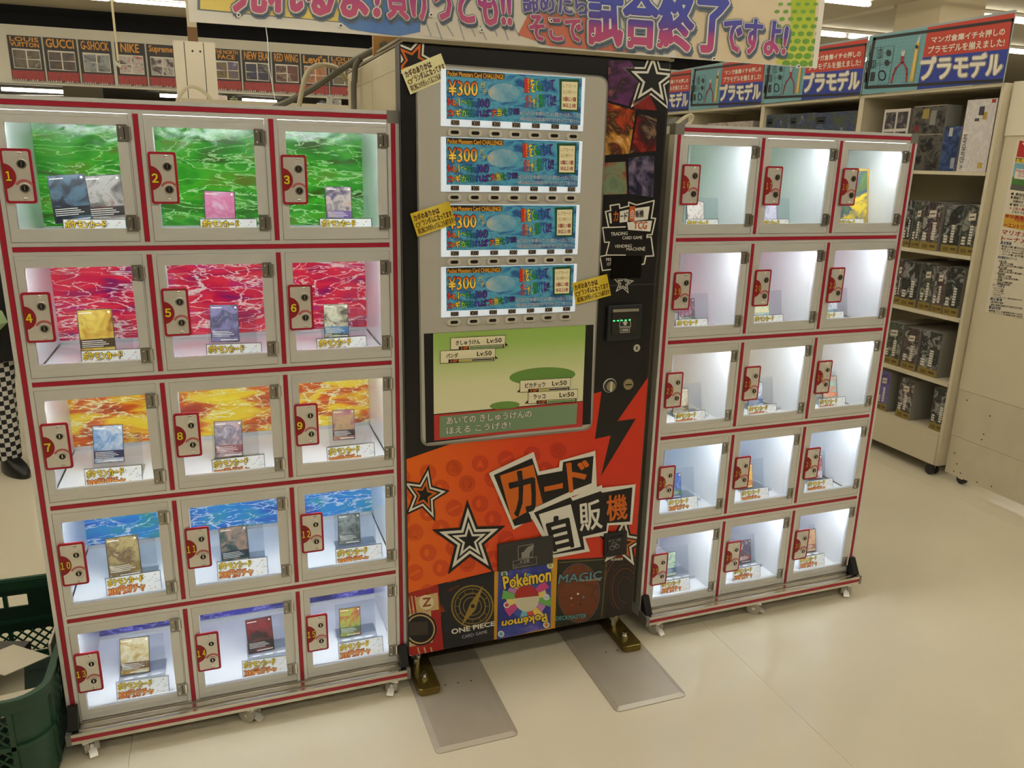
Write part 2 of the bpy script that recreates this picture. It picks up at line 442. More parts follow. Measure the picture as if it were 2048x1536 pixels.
def extrusion(axis, L):
    """slotted 30 mm profile: silver core with two lands and a recessed slot in front"""
    b = MB(); prof = [(-.015, 0), (-.006, 0), (-.006, .004), (.006, .004), (.006, 0), (.015, 0), (.015, .03), (-.015, .03)]
    if axis == 'z': b.prism(prof, 'z', 0, L, ALU)
    else:
        n = len(prof); b.add([(0, y, a) for a, y in prof] + [(L, y, a) for a, y in prof],
                             [tuple(range(n)), tuple(range(2 * n - 1, n - 1, -1))] + [(i, (i + 1) % n, n + (i + 1) % n, n + i) for i in range(n)], ALU)
    return b.mesh('profile')
def cover(axis, L):
    b = MB()
    if axis == 'z': b.box(-.0052, .0052, -.0008, .004, 0, L, RED)
    else: b.box(0, L, -.0008, .004, -.0052, .0052, RED)
    return b.mesh('slot_cover')
seg = .31765 - .03
ME = dict(in_st=extrusion('z', seg), in_cv=cover('z', seg), rail=extrusion('x', 3 * W_ - .03), rail_cv=cover('x', 3 * W_ - .03),
          out_st=extrusion('z', 1.637 - .05), out_cv=cover('z', 1.637 - .05))
# door
DW, DH = W_ - .0318, .31765 - .0318
def door_meshes():
    d = {}
    b = MB()
    lb, tb, bb, rb = .017, .026, .030, .016
    b.box(0, DW, 0, .016, DH - tb, DH, ALU_DOOR); b.box(0, DW, 0, .016, 0, bb, ALU_DOOR)
    b.box(0, lb, 0, .016, bb, DH - tb, ALU_DOOR); b.box(DW - rb, DW, .002, .016, bb, DH - tb, ALU_DOOR)
    b.box(.001, DW - .001, -.0012, 0, DH - tb + .017, DH - .001, ALU_DOOR); b.box(.001, DW - .001, -.0012, 0, .001, bb - .012, ALU_DOOR)
    d['frame'] = b.mesh('door')
    b = MB(); b.box(lb, DW - rb, .008, .011, bb, DH - tb, PANE); d['pane'] = b.mesh('pane')
    b = MB(); b.box(DW - .026, DW - .004, -.005, .002, .062, DH - .062, ALU_DOOR); d['strip'] = b.mesh('edge_cover')
    b = MB(); b.box(-.011, .011, -.005, -.001, -.019, .019, HINGE); b.cyl((.013, -.005, -.015), .004, .03, 'z', CHROME, 10)
    b.box(.006, .018, -.003, -.001, -.014, .014, HINGE)
    for z in (-.012, .012): b.dome((-.004, -.005, z), .0032, -.002, 'y', CHROME, 8, 2)
    b.box(.003, .0052, -.0056, -.005, -.013, .013, LOCKD)
    d['hinge'] = b.mesh('hinge', True)
    # lock plate 61 x 118 mm, rounded, red rim
    b = MB(); w, h, r = .0305, .059, .006
    def rr(w, h, r, n=4):
        return [(cx + r * math.cos(a), cz + r * math.sin(a)) for cx, cz, q in ((w - r, h - r, 0), (-w + r, h - r, 90), (-w + r, -h + r, 180), (w - r, -h + r, 270))
                for a in [R(q + 90 * k / n) for k in range(n + 1)]]
    b.prism(rr(w, h, r), 'y', -.004, 0, CRIM); b.prism(rr(w - .0055, h - .0055, .003), 'y', -.0046, -.003, STEEL)
    d['plate'] = b.mesh('lock_plate')
    b = MB()
    half = [(-.030, -.028)] + [(-.030 + .026 * math.sin(a), -.028 * math.cos(a)) for a in [math.pi * k / 14 for k in range(1, 14)]] + [(-.030, .028)]
    b.prism(half, 'y', -.0052, -.004, BADGE); d['badge'] = b.mesh('number_badge')
    b = MB(); b.cyl((0, -.004, 0), .0115, .004, 'y', LOCKD, 18); b.cyl((0, -.008, 0), .0098, .004, 'y', CHROME, 18, .0112); b.cyl((0, -.0085, 0), .0072, .001, 'y', LOCKD, 16)
    b.box(-.0011, .0011, -.0095, -.0085, -.004, .005, CHROME); d['cyl'] = b.mesh('lock_cylinder', True)
    b = MB()
    for a0, a1, r0, r1, y, m in ((25, 155, .0145, .0195, -.0052, RD), (29, 151, .0157, .0183, -.0056, STEEL), (33, 147, .0163, .0177, -.006, RD)):
        n = 14; A = [R(a0 + (a1 - a0) * k / n) for k in range(n + 1)]
        b.prism([(r1 * math.cos(a), r1 * math.sin(a)) for a in A] + [(r0 * math.cos(a), r0 * math.sin(a)) for a in reversed(A)], 'y', y, -.004, m)
    d['arc'] = b.mesh('turn_mark')
    b = MB(); b.dome((0, -.004, 0), .005, -.003, 'y', CHROME, 10, 3); d['screw'] = b.mesh('screw', True)
    return d
DM = door_meshes()
def caster_meshes():
    WHL = mat('caster_wheel', (178, 172, 156), .5); d = {}
    b = MB()
    for s in (-1, 1): b.cyl((s * .012 - .006, .004, -.035), .024, .012, 'x', WHL, 18)
    b.cyl((-.02, .004, -.035), .006, .04, 'x', CHROME, 10); d['wheel'] = b.mesh('wheel', True)
    b = MB(); b.box(-.022, .022, -.022, .022, -.004, 0, CHROME); b.cyl((0, 0, -.014), .011, .012, 'z', CHROME, 12)
    b.prism([(-.02, -.012), (.02, -.012), (.016, -.03), (.008, -.042), (-.004, -.04)], 'x', -.004, .004, ALU)
    b.prism([(-.026, -.03), (-.006, -.02), (-.004, -.026), (-.03, -.042), (-.036, -.04)], 'x', -.010, .010, ALU); d['fork'] = b.mesh('caster', True)
    return d
CM = caster_meshes()
_num = {}
def number_mesh(n, slim):
    p = Print(h0=.0056); s = str(n); hh = .0098 if not slim else .0092
    w = .0062 if len(s) == 1 else .0105
    if s == '1': w = .0046
    cx = -.0185 if len(s) == 1 else -.0172
    p.text(''.join(chr(0xFF10 + int(c)) for c in s), [(cx - w, hh), (cx + w, hh), (cx + w, -hh), (cx - w, -hh)], [(K, .10 if not slim else .05), (YE if not slim else ink((236, 190, 60)), .045 if not slim else .012)])
    return p.mesh('number', FRONT)
def locker(name, label, org, yaw, n0, slim):
    t = thing(name, label, 'locker', (org[0], org[1], 0), yaw)
    X3 = 3 * W_
    for i in (0, 3):
        s = inst('stile', ME['out_st'], t, (i * W_, 0, .05)); inst('slot_cover', ME['out_cv'], s)
        b = MB(); b.box(i * W_ - .0155, i * W_ + .0155, -.0008, .031, 1.637, 1.668, ALU_DARK); b.build('corner_cap', t)
        bx('rear_stile', t, i * W_ - .015, i * W_ + .015, .43, .46, .05, 1.667, ALU)
    for j in range(5):
        s = inst('rail', ME['rail'], t, (.015, 0, ZR[j])); inst('slot_cover', ME['rail_cv'], s)
        for i in (1, 2):
            s = inst('stile', ME['in_st'], t, (i * W_, 0, ZR[j + 1] + .015)); inst('slot_cover', ME['in_cv'], s)
        z = ZR[j + 1]
        bx('shelf_board', t, .015, X3 - .015, .03, DEP + .02, z - .006 if j < 4 else .072, z + .010 if j < 4 else z + .014, WHITE_AC)
        for i in range(4):
            xx = i * W_; off = 0 if i in (1, 2) else (.010 if i == 0 else -.010)
            bx('partition', t, xx + off - .003, xx + off + .003, .0305, DEP + .02, z + .0145, ZR[j] - .0125, WHITE_AC)
    bx('top_board', t, .015, X3 - .015, .03, DEP + .06, ZR[0] - .012, ZR[0] + .012, mat('top_board_white', (222, 220, 212), .4))
    bx('rear_board', t, .015, X3 - .015, .43, .436, .06, ZR[0], ALU_DOOR)
    for i, s in ((0, -1), (3, 1)):
        bx('side_board', t, i * W_ + s * .004 - .004, i * W_ + s * .004 + .004, .031, .429, .06, 1.64, mat('side_board_grey', (150, 147, 138), .5))
    # base: lower frame, foot rail with end caps, black corner brackets, casters
    b = MB(); b.box(.016, X3 - .016, .0005, .03, .047, .078, ALU); b.box(.016, X3 - .016, .41, .44, .047, .078, ALU)
    for i in (0, 3): b.box(i * W_ - .015, i * W_ + .015, .03, .46, .0465, .0785, ALU)
    b.build('base_frame', t)
    b = MB()
    prof = [(-.052, .047), (-.052, .0565), (-.048, .0565), (-.048, .0685), (-.052, .0685), (-.052, .078), (-.046, .078), (-.044, .0745), (-.034, .0745), (-.032, .078), (-.020, .078), (-.018, .0745), (-.008, .0745), (-.006, .078), (-.0005, .078), (-.0005, .047)]
    b.prism(prof, 'x', -.004, X3 + .004, ALU_FOOT); fr = b.build('foot_rail', t)
    bx('slot_cover', fr, -.004, X3 + .004, -.0526, -.048, .0572, .0678, RED)
    for i, s in ((0, -1), (3, 1)):
        xx = i * W_
        bx('end_cap', t, xx + (.004 if s > 0 else -.017), xx + (.014 if s > 0 else -.004), -.0525, 0, .0465, .0785, ALU_DARK)
        b = MB(); b.prism([(-.001, .135), (-.010, .135), (-.040, .082), (-.040, .079), (-.001, .079)], 'x', xx - .012, xx + .012, BLACKP); b.build('corner_bracket', t)
    for xx in (.035, X3 / 2, X3 - .035):
        for yy, rz in ((-.048, 0), (.43, math.pi)):
            dx = {0.035: .3, X3 / 2: .9}.get(xx, -.5)
            c = inst('caster', CM['fork'], t, (xx, yy + (.02 if rz == 0 else 0), .0595 - .0005 - .012), (0, 0, dx)); inst('wheel', CM['wheel'], c, (0, 0, .0115))
            c.location.z = .0468
    # cells
    for j in range(5):
        for i in range(3):
            n = n0 + j * 3 + i; x0 = i * W_; zt = ZR[j]; zb = ZR[j + 1]
            fl = zb + (.010 if j < 4 else .014)
            bx('back_panel', t, x0 + .006, x0 + W_ - .006, DEP, DEP + .004, fl + .004, zt - .008, ROWCOL[j])
            b = MB(); b.box(x0 + .0035, x0 + .012, DEP - .006, DEP - .0005, fl + .0005, zt - .0125, ALU); b.box(x0 + W_ - .012, x0 + W_ - .0035, DEP - .006, DEP - .0005, fl + .0005, zt - .0125, ALU)
            b.box(x0 + .012, x0 + W_ - .012, DEP - .006, DEP - .0005, fl + .0005, fl + .010, ALU); b.build('backdrop_frame', t)
            bx('led_strip', t, x0 + .02, x0 + W_ - .02, .0185, .029, zt - .026, zt - .022, LED)
            d = inst('door', DM['frame'], t, (x0 + .0159, .001, zb + .0159))
            d['label'] = 'aluminium framed clear door numbered %d' % n
            inst('pane', DM['pane'], d); inst('edge_cover', DM['strip'], d)
            for z in (.042, DH - .042): inst('hinge', DM['hinge'], d, (DW - .014, 0, z))
            px, pz = .0325, DH - .140
            P = lambda dx, dz: (px + dx, -.0045, pz + dz)
            inst('lock_plate', DM['plate'], d, (px, -.0015, pz))
            inst('number_badge', DM['badge'], d, (px, -.0017, pz)); inst('number', number_mesh(n, slim), d, (px, -.0017, pz))
            inst('lock_cylinder', DM['cyl'], d, (px + .010, -.0015, pz + .026)); inst('lock_cylinder', DM['cyl'], d, (px + .010, -.0015, pz - .026))
            inst('turn_mark', DM['arc'], d, (px + .010, -.0015, pz - .026))
            for z in (.049, -.049): inst('screw', DM['screw'], d, (px + .009, -.0015, pz + z))
    return t
LOC_L = ((-.0015, 0), 0.0); LOC_R = ((1.7335, .0276), R(.343))
locker('prize_locker', 'aluminium prize locker with bright coloured backdrops, left of the vending machine', *LOC_L, 1, False)
locker('prize_locker', 'aluminium prize locker with plain white compartments, right of the vending machine', *LOC_R, 16, True)

# ================================================================== what is inside the lockers
WORDS = 'zero one two three four five six seven eight nine ten eleven twelve thirteen fourteen fifteen sixteen seventeen eighteen nineteen twenty'.split()
def nw(n): return WORDS[n] if n <= 20 else ('twenty-' + WORDS[n - 20] if n < 30 else 'thirty')
def cell_floor(n):
    j = ((n - 1) % 15) // 3; return ZR[j + 1] + (.010 if j < 4 else .014)
ORANGE_G = grad('pop_orange_fade', [(0, (200, 70, 20)), (.5, (240, 160, 60)), (1, (210, 80, 20))], 'Z', .004, .024)
def pop_mesh(v):
    w, h = .118, .046
    b = MB(); b.box(0, w, 0, .0012, 0, h, ink((245, 245, 242))); b.box(.004, w - .004, .0012, .022, 0, .001, ACR); b.box(-.002, w + .002, .0012, .0022, 0, h + .002, ACR)
    board = b.mesh('sign_board')
    p = Print()
    p.stroke([(0, 0), (w, 0), (w, h), (0, h), (0, 0)], .0009, K, 0)
    BR = ink((90, 30, 10))
    p.text('ポケモンカード', [(.004, .0435), (.080, .0435), (.080, .0265), (.004, .0265)], [(K, .125), (YE, .035)], 1)
    p.text('300円ガチャ' if v else '300円ガチャ', [(.004, .0235), (.082, .0235), (.082, .0035), (.004, .0035)], [(BR, .115), (ORANGE_G, .025)], 1)
    rnd = random.Random(3)
    for k in range(26):
        x = rnd.uniform(.084, .116) if k < 16 else rnd.uniform(.004, .11); z = rnd.uniform(.003, .043)
        p.ell(x, z, .0011, .0011, ink([(220, 60, 70), (60, 130, 200), (240, 190, 40), (60, 160, 90)][k % 4]), 0, 6)
    return board, p.mesh('sign_print', FRONT)
POPS = pop_mesh(True)
POP_PX = {1: (92, 449, 251, 447), 2: (369, 450, 514, 449), 3: (613, 449, 744, 448), 4: (123, 714, 279, 707), 5: (384, 697, 523, 692), 6: (613, 691, 740, 682),
          7: (138, 946, 282, 934), 8: (397, 934, 530, 918), 9: (628, 904, 750, 890), 10: (183, 1169, 320, 1147), 11: (406, 1132, 534, 1118), 12: (648, 1108, 764, 1092),
          13: (203, 1374, 336, 1356), 14: (468, 1341, 582, 1325), 15: (656, 1304, 768, 1283), 16: (1357, 442, 1447, 442), 17: (1521, 442, 1589, 442), 18: (1671, 441, 1740, 441),
          19: (1340, 643, 1423, 637), 20: (1499, 636, 1578, 630), 21: (1646, 629, 1706, 625), 22: (1325, 828, 1414, 820), 23: (1478, 818, 1560, 808), 24: (1623, 802, 1697, 794),
          25: (1313, 1003, 1398, 992), 26: (1460, 985, 1540, 974), 27: (1600, 968, 1671, 957), 28: (1302, 1169, 1385, 1158), 29: (1450, 1148, 1530, 1135), 30: (1583, 1123, 1658, 1111)}
def clampx(n, x0, x1):
    i = (n - 1) % 3; ox = 0 if n < 16 else LOC_R[0][0]
    lo = ox + i * W_ + .006; hi = ox + (i + 1) * W_ - .006
    if x0 < lo: x0, x1 = lo, x1 + lo - x0
    if x1 > hi: x0, x1 = x0 - (x1 - hi), hi
    return x0, x1
for n, (ax, ay, bx_, by) in POP_PX.items():
    fl = cell_floor(n); zt = fl + .0485
    row1 = n in (1, 2, 3, 16, 17, 18)
    if row1:
        A = onY(ax, ay, .075); B = onY(bx_, by, .075)
    else:
        A = onZ(ax, ay, zt); B = onZ(bx_, by, zt)
    w = (B - A).length; w = max(.105, min(.135, w)) if n < 16 else .118
    ym = (A.y + B.y) / 2 + .0; ym = max(.056, min(.15, ym)) + (LOC_R[0][1] * 0 if n < 16 else .03)
    if n >= 16: ym = max(.095, ym - .03)
    x1 = B.x; x0 = x1 - w
    x0, x1 = clampx(n, x0, x1)
    rz = math.atan2(B.y - A.y, B.x - A.x) if not row1 and n < 16 else 0.0
    rz = max(-.2, min(.2, rz))
    t = thing('price_sign', 'small white price sign with yellow and orange lettering in the compartment numbered %s' % nw(n), 'sign', (x0, ym, fl), rz, 'price signs inside the locker compartments')
    t.scale = (w / .118,) * 3; t.rotation_euler = (-.22, 0, rz)
    inst('sign_board', POPS[0], t); inst('sign_print', POPS[1], t)

# trading cards: abstract pictures only
CARD_PX = {1: (143, 394, 70), 2: (440, 436, 58), 3: (678, 408, 52), 4: (193, 663, 64), 5: (448, 647, 54), 6: (672, 642, 49), 7: (215, 889, 55), 8: (456, 879, 53), 9: (687, 850, 44),
           10: (248, 1115, 60), 11: (470, 1095, 53), 12: (698, 1059, 44), 13: (268, 1322, 54), 14: (522, 1282, 50), 15: (700, 1250, 42),
           16: (1393, 430, 36), 17: (1540, 430, 33), 19: (1374, 630, 36), 20: (1524, 626, 36), 21: (1661, 622, 30), 22: (1361, 815, 34), 23: (1511, 802, 32), 24: (1660, 785, 28),
           25: (1347, 988, 34), 26: (1490, 972, 34), 27: (1630, 956, 30), 28: (1336, 1155, 34), 29: (1486, 1132, 34), 30: (1616, 1109, 30)}
PAL = {1: ((10, 16, 30), (24, 36, 54), (84, 116, 136), (70, 70, 40)), 2: ((240, 190, 210), (230, 110, 160), (255, 235, 240)), 3: ((120, 90, 170), (60, 50, 80), (220, 200, 190), (190, 140, 60)),
       4: ((60, 40, 10), (200, 140, 30), (240, 210, 90), (120, 70, 20)), 5: ((90, 80, 120), (150, 140, 180), (60, 60, 90), (200, 195, 215)), 6: ((60, 120, 170), (240, 230, 190), (60, 40, 40), (150, 190, 90)),
       7: ((20, 40, 80), (110, 150, 190), (220, 225, 230), (120, 30, 40)), 8: ((150, 60, 70), (220, 190, 185), (120, 110, 130), (240, 225, 220)), 9: ((60, 40, 50), (160, 80, 110), (200, 160, 110), (90, 90, 80)),
       10: ((150, 120, 60), (200, 180, 120), (110, 80, 50), (235, 220, 180)), 11: ((20, 40, 50), (60, 90, 90), (190, 150, 130), (40, 110, 130)), 12: ((70, 80, 80), (150, 160, 155), (40, 50, 55), (200, 205, 190)),
       13: ((120, 80, 20), (200, 160, 70), (250, 235, 190), (230, 240, 240)), 14: ((20, 16, 16), (60, 40, 40), (140, 40, 50), (90, 80, 80)), 15: ((80, 110, 70), (190, 200, 90), (190, 90, 50), (150, 170, 150))}
WORD = {1: 'dark stormy blue', 2: 'pale pink', 3: 'purple and tan', 4: 'golden brown', 5: 'lavender grey', 6: 'green and cream', 7: 'blue and white', 8: 'rosy red and white', 9: 'mauve and brown',
        10: 'sandy yellow', 11: 'dark teal', 12: 'silver grey', 13: 'gold', 14: 'black and crimson', 15: 'yellow green'}
CB = MB(); CB.box(-.0335, .0335, -.0008, .0008, 0, .0925, ink((196, 190, 176)))
CARD_BODY = CB
def card(n, x, y, z, lean, scale, pal, word, where, seed, rot=0.0, extra=''):
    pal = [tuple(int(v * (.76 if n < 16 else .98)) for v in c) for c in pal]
    b = MB(); b.box(-.0325, .0325, 0, .0012, 0, .090, ink((40, 38, 40))); m1 = art('card_art_%d_%s' % (n, extra), pal, 26, seed + .37 * n)
    p = Print()
    p.poly([(-.031, .0015), (.031, .0015), (.031, .0885), (-.031, .0885)], m1)
    tx = ink((225, 222, 212)); dk = ink((30, 28, 34))
    p.poly([(-.031, .012), (.031, .012), (.031, .030), (-.031, .030)], art('card_text_%d_%s' % (n, extra), [pal[0], pal[0], pal[-1]], 40, seed + 5), 1)
    for k in range(4): p.stroke([(-.028, .026 - .0038 * k), (.010 + .005 * (k % 3), .026 - .0038 * k)], .0013, tx, 2)
    p.stroke([(-.010, .0055), (.028, .0055)], .0022, tx, 2); p.stroke([(-.028, .083), (-.006, .083)], .002, tx, 2); p.ell(.026, .083, .0025, .0025, tx, 2, 10)
    t = thing('trading_card', '%s trading card propped up in %s' % (word, where), 'card', (x, y, z), 0, 'trading cards on show in the lockers')
    t.rotation_euler = (-lean, rot, 0); t.scale = (scale,) * 3
    b.build('card_board', t); inst('card_print', p.mesh('card_print', FRONT), t)
STW, STH = .125, .105
def stand_mesh():
    b = MB(); a = R(12)
    c, s = math.cos(a), math.sin(a)
    def slab(y0, z0, L, w, th):                        # leaning clear sheet
        b.add([(-w / 2, y0, z0), (w / 2, y0, z0), (w / 2, y0 + th, z0), (-w / 2, y0 + th, z0), (-w / 2, y0 + s * L, z0 + c * L), (w / 2, y0 + s * L, z0 + c * L), (w / 2, y0 + th + s * L, z0 + c * L), (-w / 2, y0 + th + s * L, z0 + c * L)],
              [(0, 3, 2, 1), (4, 5, 6, 7), (0, 1, 5, 4), (1, 2, 6, 5), (2, 3, 7, 6), (3, 0, 4, 7)], ACR)
    slab(0, .003, STH, STW, .0025); sheet = b.mesh('back_sheet')
    b = MB(); b.box(-STW / 2, STW / 2, -.045, .05, 0, .003, ACR)
    b.box(-STW / 2, STW / 2, -.045, -.042, .003, .012, ACR)
    for k in (-1, 0, 1):
        pts = [(k * .036 + .014 * math.cos(q), -.024 + .005 * math.sin(q)) for q in [2 * math.pi * i / 14 for i in range(14)]]
        b.prism(pts, 'z', .003, .0036, mat('slot_edge', (240, 242, 246), .2))
    base = b.mesh('base_tray')
    return sheet, base
STAND = stand_mesh()
for n, (cx, cy, w) in CARD_PX.items():
    fl = cell_floor(n)
    left = n < 16
    Y = .175 if left else .20
    P = onY(cx, cy, Y)
    sc_ = (w / 1586 * (P - CAM).dot(CAM_R @ Vector((0, 0, -1)))) / .065
    if not left: sc_ = 1.0
    zc = max(fl + .004, P.z - .045 * sc_)
    if n == 2: zc = fl + .012
    if n in (1, 3): zc = max(fl + .012, P.z - .046 * sc_)
    x = clampx(n, P.x - .036, P.x + .036); x = (x[0] + x[1]) / 2
    lean = R(12)
    if n <= 15: pal, word = PAL[n], WORD[n]
    else:
        q = [((60, 40, 40), (230, 220, 210), (150, 110, 90)), ((150, 130, 180), (230, 225, 240), (110, 100, 140)), None, ((60, 90, 70), (120, 70, 90), (200, 210, 200)), ((150, 190, 180), (230, 220, 170), (220, 150, 110)),
             ((120, 150, 170), (225, 225, 225), (70, 80, 90)), ((110, 90, 60), (220, 205, 180), (60, 50, 40)), ((80, 110, 150), (220, 225, 230), (50, 60, 90)), ((230, 120, 70), (120, 190, 180), (240, 220, 170)), ((40, 110, 90), (60, 90, 170), (230, 200, 60)),
             ((190, 120, 50), (230, 180, 90), (120, 70, 40)), ((200, 190, 200), (160, 50, 70), (230, 225, 225)), ((60, 90, 120), (180, 200, 170), (40, 50, 70)), ((120, 50, 50), (60, 60, 80), (210, 180, 170)), ((150, 90, 60), (200, 160, 120), (90, 60, 60))]
        wd_ = ['dark and cream', 'pale violet', '', 'green and plum', 'mint and peach', 'pale blue grey', 'brown and cream', 'steel blue', 'orange and mint', 'green and blue', 'amber', 'white and crimson', 'slate blue', 'maroon', 'copper brown']
        pal, word = q[n - 16], wd_[n - 16]
    if n == 1:
        for k, (dx, rt, pl, wo, ex) in enumerate(((0, -.09, PAL[1], 'dark stormy blue', 'a'), (.078, -.07, ((40, 34, 36), (120, 110, 105), (200, 195, 185), (140, 50, 40)), 'grey and rust red', 'b'))):
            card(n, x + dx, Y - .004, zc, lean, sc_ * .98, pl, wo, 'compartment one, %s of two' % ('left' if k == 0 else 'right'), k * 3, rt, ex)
        sx = x + .039
    else:
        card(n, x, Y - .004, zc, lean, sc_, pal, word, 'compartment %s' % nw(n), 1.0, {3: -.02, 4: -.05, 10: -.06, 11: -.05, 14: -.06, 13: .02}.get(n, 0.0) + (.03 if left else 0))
        sx = x + (.02 if left else .028)
    x0, x1 = clampx(n, sx - STW / 2, sx + STW / 2); sx = (x0 + x1) / 2
    y0 = Y - .003 - math.tan(lean) * (0 if zc <= fl + .006 else 0)
    t = thing('acrylic_stand', 'clear acrylic card stand in the compartment numbered %s' % nw(n), 'display stand', (sx, Y - (0) - .0 + .0035 - math.sin(lean) * max(0, zc - fl - .003), fl), 0, 'clear stands inside the lockers')
    inst('back_sheet', STAND[0], t); inst('base_tray', STAND[1], t)
# oversized picture card in compartment 18
fl = cell_floor(18); A = onY(1700, 400, .20)
t = thing('picture_card', 'large gold-bordered yellow and green picture card in compartment eighteen', 'card', (2.53, .165, fl), 0)
t.rotation_euler = (-R(9), 0, 0)
b = MB(); b.box(-.076, .076, 0, .003, 0, .212, mat('gold_border', (196, 160, 70), .35, .4)); b.build('card_board', t)
p = Print(); p.poly([(-.069, .006), (.069, .006), (.069, .205), (-.069, .205)], art('big_card_art', [(40, 90, 40), (90, 110, 60), (60, 80, 100), (225, 195, 60), (240, 205, 70), (80, 100, 110)], 9, 3.3, .2))
inst('card_print', p.mesh('card_print', FRONT), t)

# ================================================================== card vending machine
z2 = zoom(680, 60, 3.0118); z4 = zoom(800, 480, 3.657); z5 = zoom(780, 880, 3.0726); zA = zoom(1195, 100, 4.04)
zL = zoom(1195, 390, 9.04); zR = zoom(1190, 480, 4.52); zT = zoom(875, 525, 7.314); zS = zoom(990, 1040, 6.679)
VM = thing('card_vending_machine', 'tall black and orange trading card vending machine between the two lockers', 'vending machine', M_O, M_A)
BEIGE = mat('machine_side_beige', (196, 184, 150), .42, noise=.06, nscale=3)
MBLACK = mat('machine_black_vinyl', (20, 20, 22), .33)
GREYP = mat('machine_grey_panel', (186, 182, 172), .4)
BRONZE = mat('top_trim', (150, 138, 108), .3, .6)
zb0 = .103
bevel(bx('body', VM, .0110, M_W + .006, .062, .85, .09, 1.826, BEIGE), .006)
b = MB(); b.box(.0098, .011, .40, .43, .1, 1.80, BEIGE); b.box(.0098, .011, .07, .85, 1.770, 1.778, BEIGE); b.box(.0098, .011, .065, .08, .1, 1.80, BEIGE); b.build('side_seam', VM)
bevel(bx('front_door', VM, .005, M_W, 0, .058, zb0, 1.826, MBLACK), .004)
b = MB(); b.box(.0110, M_W + .006, -.008, .855, 1.8265, 1.833, BRONZE); b.box(.006, M_W + .004, .01, .3, 1.833, 1.8386, mat('top_hood', (150, 140, 112), .3, .5)); b.build('top_plate', VM)
bx('edge_trim', VM, .0042, .0049, .002, .055, zb0, 1.82, mat('edge_rubber', (60, 58, 54), .4))
bx('edge_trim', VM, M_W + .0005, M_W + .0035, .002, .055, zb0, 1.82, _m['edge_rubber'])
bx('kick_shade', VM, .03, M_W - .03, .10, .84, .04, .0895, RECESS_SHADE)  # dark block put in for the shade beneath the machine
clipm = (0.006, M_W - .001, zb0 + .001, 1.8255)
# --- vinyl wrap (orange, bolt, stars, emblems, lettering)
p = Print(mach, clipm)
ORG = grad('orange_vinyl', [(0, (242, 106, 16)), (.5, (228, 70, 22)), (1, (216, 50, 24))], 'X', .05, .6, .35)
wrap = [(805, 921), (907, 886), (1000, 872), (1184, 845), (1184, 788), (1203, 783), (1189.7, 878), (1221, 871), (1201.5, 953), (1271.7, 837), (1234.8, 842), (1299, 750), (1310, 752), (1280, 1108),
        (1216, 1114), (1112, 1120), (991, 1141), (874, 1169), (805, 1190)]
p.poly(wrap, ORG, 0)
EMB = grad('orange_emblem', [(0, (222, 82, 16)), (.5, (206, 52, 20)), (1, (196, 40, 20))], 'X', .05, .6, .35)
for r in range(-1, 9):
    for c in range(-1, 10):
        x = 830 + c * 52 + (r % 2) * 26; y = 905 + r * 40 - c * 9
        if y > 893 + 0 and x + (y - 900) * .9 < 1165 + (0 if y < 1000 else 20) and not (y < 925 - (x - 805) * .30):
            p.ell(x, y, 17, 17, EMB, 1, 18)
            k = (r * 3 + c) % 4
            if k == 0: p.ring(x, y, 9, 9, 4, ORG, 2, 14)
            elif k == 1: p.poly([(x - 8, y + 7), (x + 8, y + 7), (x, y - 9)], ORG, 2)
            elif k == 2: p.stroke([(x - 9, y + 5), (x + 9, y - 5)], 4, ORG, 2)
            else: p.ell(x - 3, y, 5, 8, ORG, 2, 12)
STW_ = [(1.0, K), (.80, WH), (.60, K), (.46, WH), (.30, K)]
p.star(848, 989, 52, 60, [(1.0, K), (.84, WH), (.66, K), (.52, OR), (.34, K)], 3, .18, .44)
p.star(938, 1080, 78, 82, STW_, 3, -.05, .40)
p.star(1243, 1086, 62, 62, [(1.0, K), (.82, WH), (.62, K), (.5, OR), (.32, K)], 3, .12)
p.star(826, 122, 62, 66, [(1.0, K), (.92, WH), (.74, K), (.60, OR), (.40, K)], 2, .42)
p.star(1303, 160, 66, 72, [(1.0, WH), (.86, K), (.68, WH), (.50, K)], 2, .06, .42)
p.star(1246, 566, 22, 24, [(1.0, WH), (.82, K), (.62, WH), (.46, K)], 2, .12, .42)
# big logo
def L5(*pts): return [z5(*q) for q in pts]
p.poly(L5((605, 200), (880, 70), (915, 190), (1035, 165), (1040, 125), (1258, 63), (1268, 300), (1110, 345), (868, 482), (755, 548)), WH, 8)
p.poly(L5((635, 212), (870, 108), (905, 214), (1055, 187), (1060, 132), (1247, 95), (1235, 262), (1110, 310), (852, 428), (868, 497), (762, 525)), K, 9)
p.poly(L5((845, 435), (1110, 318), (1115, 350), (1298, 272), (1300, 290), (1505, 268), (1483, 515), (1340, 520), (1330, 580), (1195, 600), (1225, 680), (1000, 722), (985, 650), (925, 580)), WH, 10)
p.poly(L5((880, 442), (1105, 347), (1118, 370), (1290, 310), (1300, 320), (1485, 287), (1470, 497), (1330, 507), (1325, 555), (1180, 590), (1192, 668), (1000, 700), (962, 590)), K, 11)
p.poly(L5((672, 215), (877, 148), (935, 385), (745, 490)), OR, 10)
p.text('カ', L5((715, 208), (876, 172), (900, 420), (768, 466)), [(K, .03)], 11)
p.text('ー', L5((945, 285), (1055, 262), (1055, 290), (948, 312)), [(OR, .02)], 11)
p.text('ド', L5((1082, 142), (1215, 122), (1206, 288), (1100, 315)), [(OR, .03)], 11)
p.poly(L5((910, 452), (1106, 390), (1168, 650), (1000, 692), (958, 600)), WH, 12)
p.text('自', L5((950, 486), (1085, 448), (1122, 648), (1003, 676)), [(K, .035)], 13)
p.text('販', L5((1157, 385), (1280, 360), (1300, 535), (1165, 558)), [(WH, .02)], 13)
